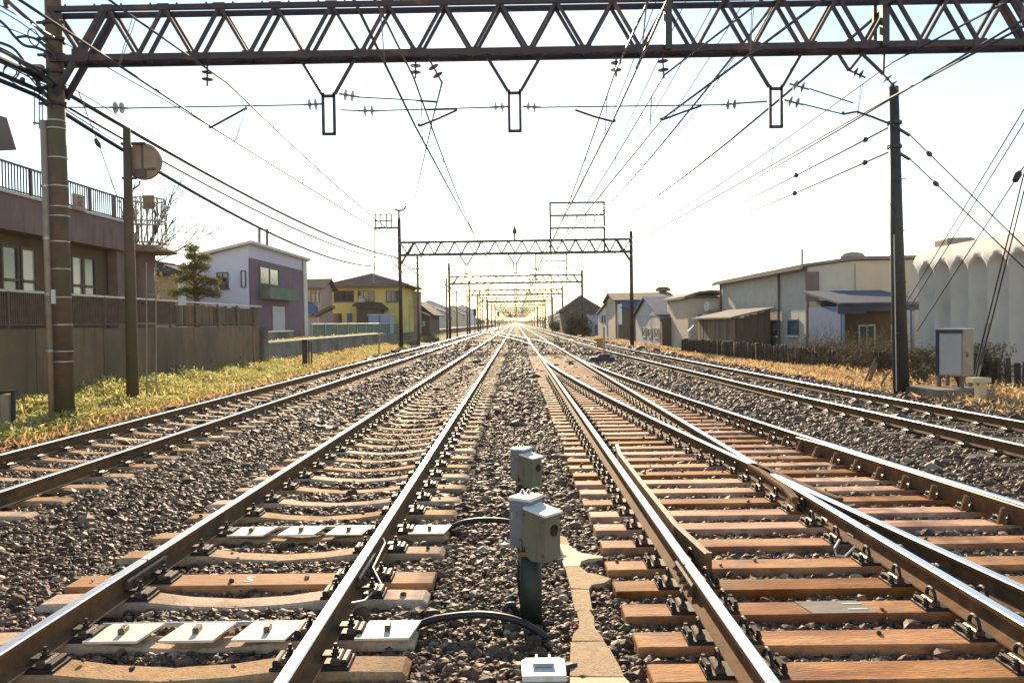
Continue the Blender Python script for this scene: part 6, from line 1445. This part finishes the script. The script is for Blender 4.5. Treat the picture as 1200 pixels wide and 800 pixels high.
# ================================================================== obstacle detectors, cables and troughs between the tracks
def detector(px, pybase, Y, ztop, s, label):
    c = P(px, 600, Y); zg = -0.25
    t = thing('obstacle_detector', (c.x, Y, zg), label, 'detector', 'obstacle detectors between the tracks')
    zb = ztop - 0.29*s
    mb = MB(); mb.tube([(c.x-0.015, Y, zg-0.1), (c.x-0.015, Y, zb+0.03)], 0.062*s, 14); mb.build('post', M['flare_green_post'], t, smooth=True)
    mb = MB(); mb.cbox((c.x-0.015, Y, zb-0.01), (0.15*s,0.15*s,0.025)); mb.cbox((c.x-0.07*s, Y-0.03, zb+0.02), (0.012,0.03,0.09)); mb.build('bracket', M['clip_shine'], t)
    mb = MB(); mb.cbox((c.x-0.035*s, Y+0.055*s, zb+0.145*s), (0.135*s,0.15*s,0.27*s), R(-32), 0.004); rear = mb.build('rear_housing', M['grey_box'], t)
    mb = MB(); mb.cbox((c.x-0.035*s, Y+0.055*s, zb+0.285*s), (0.145*s,0.16*s,0.016*s), R(-32), 0.004); lid = mb.build('lid', M['white_paint'], rear)
    mb = MB()
    for dx, dy in ((-0.02,0.07),(0.015,0.075)): mb.lathe([(0,0.012),(0.012,0.012),(0.012,0.007),(0.022,0.007)], (c.x-0.035*s+dx, Y+0.055*s+dy, zb+0.293*s), (0,0,1), 6)
    mb.build('bolt', M['clip_shine'], lid)
    # hood, narrowed at its foot, looking across the turnout
    a = R(-42); ca, sa = math.cos(a), math.sin(a)
    def T(x, y, z): return (c.x + 0.045*s + (x*ca - y*sa)*s, Y - 0.045*s + (x*sa + y*ca)*s, zb + z*s)
    w, l = 0.066, 0.085
    prof = [(-l, 0.0), (-l*0.2, -0.045), (l, -0.035), (l, 0.215), (-l, 0.245)]     # along the optical axis, height
    mb = MB()
    # local x = optical axis pointing to the right and towards the camera, y = across
    vs = [T(x, -w, z) for x, z in prof] + [T(x, w, z) for x, z in prof]; n = len(prof)
    mb.add(vs, [tuple(range(n)), tuple(range(2*n-1, n-1, -1))] + [(i, n+i, n+(i+1) % n, (i+1) % n) for i in range(n)])
    hood = mb.build('hood', M['olive_box'], t)
    mb = MB(); e = 0.012
    mb.add([T(-l*0.75,-w-e,0.243), T(l+e,-w-e,0.217), T(l+e,w+e,0.217), T(-l*0.75,w+e,0.243), T(-l*0.75,-w-e,0.255), T(l+e,-w-e,0.229), T(l+e,w+e,0.229), T(-l*0.75,w+e,0.255)],
           [(0,3,2,1),(4,5,6,7),(0,1,5,4),(1,2,6,5),(2,3,7,6),(3,0,4,7)]); mb.build('visor', M['white_paint'], hood)
    mb = MB(); p0 = Vector(T(l, 0.012, 0.13)); d = Vector((ca, sa, 0)); mb.lathe([(-0.01,0.033*s),(0.004,0.033*s),(0.005,0.01*s)], p0, d, 20); mb.build('lens', M['lens'], hood)
    mb = MB()
    for x, z in ((-l*0.8,0.02),(-l*0.8,0.21),(l*0.8,0.0),(l*0.8,0.19)): mb.lathe([(0,0.007*s),(0.006,0.007*s)], Vector(T(x,-w,z)), Vector((sa,-ca,0)), 6)
    mb.build('screw', M['clip_shine'], hood)
    mb = MB(); q0 = Vector((c.x-0.07*s, Y+0.02*s, zb)); mb.lathe([(0,0.018*s),(0.03,0.018*s),(0.03,0.012*s),(0.05,0.012*s)], q0, (0,0,-1), 8); mb.tube([q0+Vector((0,0,-0.04)), q0+Vector((-0.02,0,-0.16)), q0+Vector((0.0,0.02,-0.36)), q0+Vector((-0.03,0.03,zg-zb-0.05))], 0.011*s, 6); mb.build('cable_gland', M['cable'], t)
    mb = MB(); mb.cbox((c.x-0.105*s, Y-0.012*s, zb+0.20*s), (0.004,0.05*s,0.035*s), R(-32)); mb.build('label_plate', M['galv'], rear)
    return t
M['olive_box'] = pm('olive_box', (0.19,0.165,0.115), (0.145,0.125,0.088), 8, 0.6, 0.15, c3=(0.12,0.165,0.11), spots=0.3, streak=((12,12,1.2),1.6,(0.09,0.07,0.05)))
M['lens'] = glass_mat('lens', (0.012,0.011,0.010), 0.25)
detector(616, 0, 7.1, CAMH - 1.17, 1.02, 'white topped obstacle detector box, farther of the two on posts')
detector(624, 0, 4.55, CAMH - 1.045, 1.05, 'white topped obstacle detector box on a dark post with painted green flare tint, nearer one')
t = thing('junction_box', (P(637,790,3.2).x, 3.2, -0.3), 'white lidded junction box with a metal latch at the bottom edge of the view', 'junction box')
xj = P(637,790,3.2).x; zj = P(637,790,3.2).z
mb = MB(); mb.cbox((xj, 3.2, zj-0.13), (0.17,0.17,0.28)); mb.build('body', M['grey_box'], t)
mb = MB(); n8 = [(-0.09,-0.085),(0.09,-0.085),(0.092,-0.03),(0.092,0.06),(0.07,0.085),(-0.07,0.085),(-0.092,0.06),(-0.092,-0.03)]
mb.prism([(xj+x, 3.2+y, zj+0.01) for x, y in n8], (0,0,0.025)); lid = mb.build('lid', M['white_paint'], t)
mb = MB()
for dx in (-0.028, 0.028): mb.bar((xj+dx, 3.30, zj+0.04), (xj+dx, 3.2, zj+0.04), 0.008)
mb.cbox((xj, 3.22, zj+0.045), (0.075,0.045,0.016), 0, 0.004); mb.tube([(xj-0.045,3.195,zj+0.045),(xj+0.045,3.195,zj+0.045)], 0.009, 8); mb.build('latch', M['galv'], t)
mb = MB(); mb.tube([(xj,3.2,-0.45),(xj,3.2,zj-0.2)], 0.055, 10); mb.build('post', M['flare_green_post'], t)
CLEAR = []
# black hoses from the plates
def hose(label, pts, r):
    out = []
    P_ = [Vector(p) for p in pts]
    for i in range(len(P_)-1):
        a = P_[max(i-1,0)]; b = P_[i]; c = P_[i+1]; d = P_[min(i+2,len(P_)-1)]
        for k in range(8):
            u = k/8; out.append(0.5*((2*b) + (c-a)*u + (2*a-5*b+4*c-d)*u*u + (3*b-a-3*c+d)*u**3))
    out.append(P_[-1]); mb = MB(); mb.tube(out, r, 8); o = mb.build('cable_hose', M['cable'], None, origin=P_[0], smooth=True); return tag(o, label, 'hose')
y1, y2 = ym[3], ym[7]
hose('black hose arching from the front row of white plates to the post', [(CL+1.2,y1+0.12,-0.18),(CL+1.35,y1+0.12,-0.13),(CL+1.62,y1+0.05,-0.085),(CL+1.85,y1+0.0,-0.12),(CL+2.05,y1+0.0,-0.27)], 0.021)
hose('black hose arching from the second row of white plates', [(CL+1.2,y2+0.12,-0.18),(CL+1.36,y2+0.14,-0.12),(CL+1.6,y2+0.12,-0.10),(CL+1.85,y2+0.1,-0.14),(CL+2.05,y2+0.1,-0.26)], 0.02)
hose('short black hose curling beside the dark post with painted flare tint', [(P(590,715,4.5).x,4.5,-0.22),(P(592,705,4.5).x,4.52,-0.12),(P(600,700,4.5).x,4.53,-0.10),(P(608,712,4.5).x,4.55,-0.2)], 0.018)
# the concrete trough lids, half sunk in the stones, with the two arms towards the sleepers
tr = thing('cable_trough', (0.45, 4.5, -0.25), 'speckled tan concrete cable trough with two arms beside the orange sleepers', 'cable trough')
def gp(px, py, z=-0.178):
    d = CROT @ Vector(((px-600)/FPX, -(py-400)/FPX, -1.0)); k = (z - CAMH)/d.z; return Vector((d.x*k, d.y*k, z))
LIDS = [([(668,793),(732,793),(742,803),(748,830),(668,830)], 'trough_pale', 0.0),
        ([(669,752),(708,751),(716,762),(727,782),(731,792),(668,791),(668,770)], 'trough', 0.0),
        ([(676,716),(690,714),(696,722),(697,735),(703,742),(708,750),(670,750),(672,742),(678,736),(679,728)], 'trough', 0.0),
        ([(669,690),(690,690),(694,714),(674,715)], 'trough', 0.0),
        ([(662,664),(680,664),(688,671),(700,673),(716,678),(708,683),(694,685),(690,690),(669,689)], 'trough', 0.003),
        ([(655,637),(668,640),(673,644),(680,648),(692,650),(706,652),(706,654),(690,655),(681,658),(679,664),(661,664),(657,652)], 'trough_pale', 0.006),
        ([(655,626),(664,630),(668,640),(655,637)], 'trough', 0.0)]
for poly, mt, dz in LIDS:
    mb = MB(); mb.prism([gp(x, y) + Vector((0,0,dz-0.09)) for x, y in poly][::-1], (0,0,0.09)); mb.build('trough_lid', M[mt], tr)
    CLEAR.append([(gp(x,y).x, gp(x,y).y) for x, y in poly])
# grey trough slabs further on
t2 = thing('cable_trough', (0.65, 25, -0.25), 'row of flat grey trough slabs beside the switch rails of the turnout', 'cable trough')
yb = 20.5
while yb < 33:
    mb = MB(); mb.cbox((0.42 + random.uniform(-0.02,0.02), yb+0.45, -0.215), (0.36,0.88,0.06), 0, 0.008); mb.build('slab', M['old_concrete'], t2); yb += 0.92
# point machine and marker post by the switch
ypm = 33.5
t3 = thing('point_machine', (P(703,424,ypm).x, ypm, -0.25), 'dark low point machine lying beside the switch of the turnout', 'point machine')
x3 = P(705,424,ypm).x
mb = MB(); mb.cbox((x3, ypm, -0.10), (1.05,0.55,0.28), 0, 0.05); mb.build('housing', M['dark_steel'], t3)
mb = MB(); mb.cbox((x3+0.1, ypm, 0.09), (0.5,0.4,0.12), 0, 0.05); mb.build('lid', M['dark_steel'], t3)
mb = MB(); mb.tube([(x3-0.5,ypm,-0.14),(x3-1.6,ypm,-0.14)], 0.03, 8); mb.tube([(x3-0.5,ypm+0.12,-0.14),(x3-1.6,ypm+0.12,-0.14)], 0.03, 8); mb.tube([(x3+0.5,ypm,-0.12),(x3+1.5,ypm-0.6,-0.2),(x3+2.1,ypm-1.8,-0.22)], 0.04, 8); mb.build('rod', M['clip_shine'], t3)
t4 = thing('marker_post', (P(708,416,35).x, 35, -0.25), 'thin rusty marker post with a small brown plate behind the point machine', 'post')
mb = MB(); x4 = P(708,416,35).x; mb.tube([(x4,35,-0.35),(x4,35,P(708,383,35).z)], 0.045, 8); mb.build('pole', M['rail_foot'], t4)
mb = MB(); z4 = P(703,402,35).z; mb.cbox((x4-0.2,34.95,z4), (0.27,0.03,0.42)); mb.build('plate', M['wood'], t4)
def stub(px, py, Y, h, w, label, mat='old_concrete'):
    p = P(px, py, Y); zg = float(hb(p.x, Y)); mb = MB(); mb.cbox((p.x, Y, zg+h/2-0.08), (w,w,h+0.16), 0.1, 0.02); o = mb.build('marker_stub', M[mat], None, origin=(p.x,Y,zg)); return tag(o, label, 'marker')
stub(784, 438, 24.3, 0.28, 0.07, 'small pale stub post standing in the ballast by the outer track')
stub(605, 425, 33, 0.14, 0.16, 'white painted stone marker between the two main tracks', 'white_paint')
# tools lying by the frog: small loose timber
CLEAR = globals().get('CLEAR', [])
NST = make_stones()
print('stones', NST)

# ================================================================== air
mb = MB(); mb.box(-2520, 2520, -75, 2630, -1.7, 13.5)
hz = mb.build('haze', None); hz.data.materials.clear(); hz['kind'] = 'stuff'
hm = bpy.data.materials.new('haze'); hm.use_nodes = True; n = hm.node_tree.nodes; n.remove(n['Principled BSDF'])
pv = n.new('ShaderNodeVolumePrincipled'); pv.inputs['Color'].default_value = (0.96,0.95,0.93,1); pv.inputs['Density'].default_value = HAZE; pv.inputs['Anisotropy'].default_value = 0.3
hm.node_tree.links.new(pv.outputs[0], n['Material Output'].inputs['Volume']); hz.data.materials.append(hm)
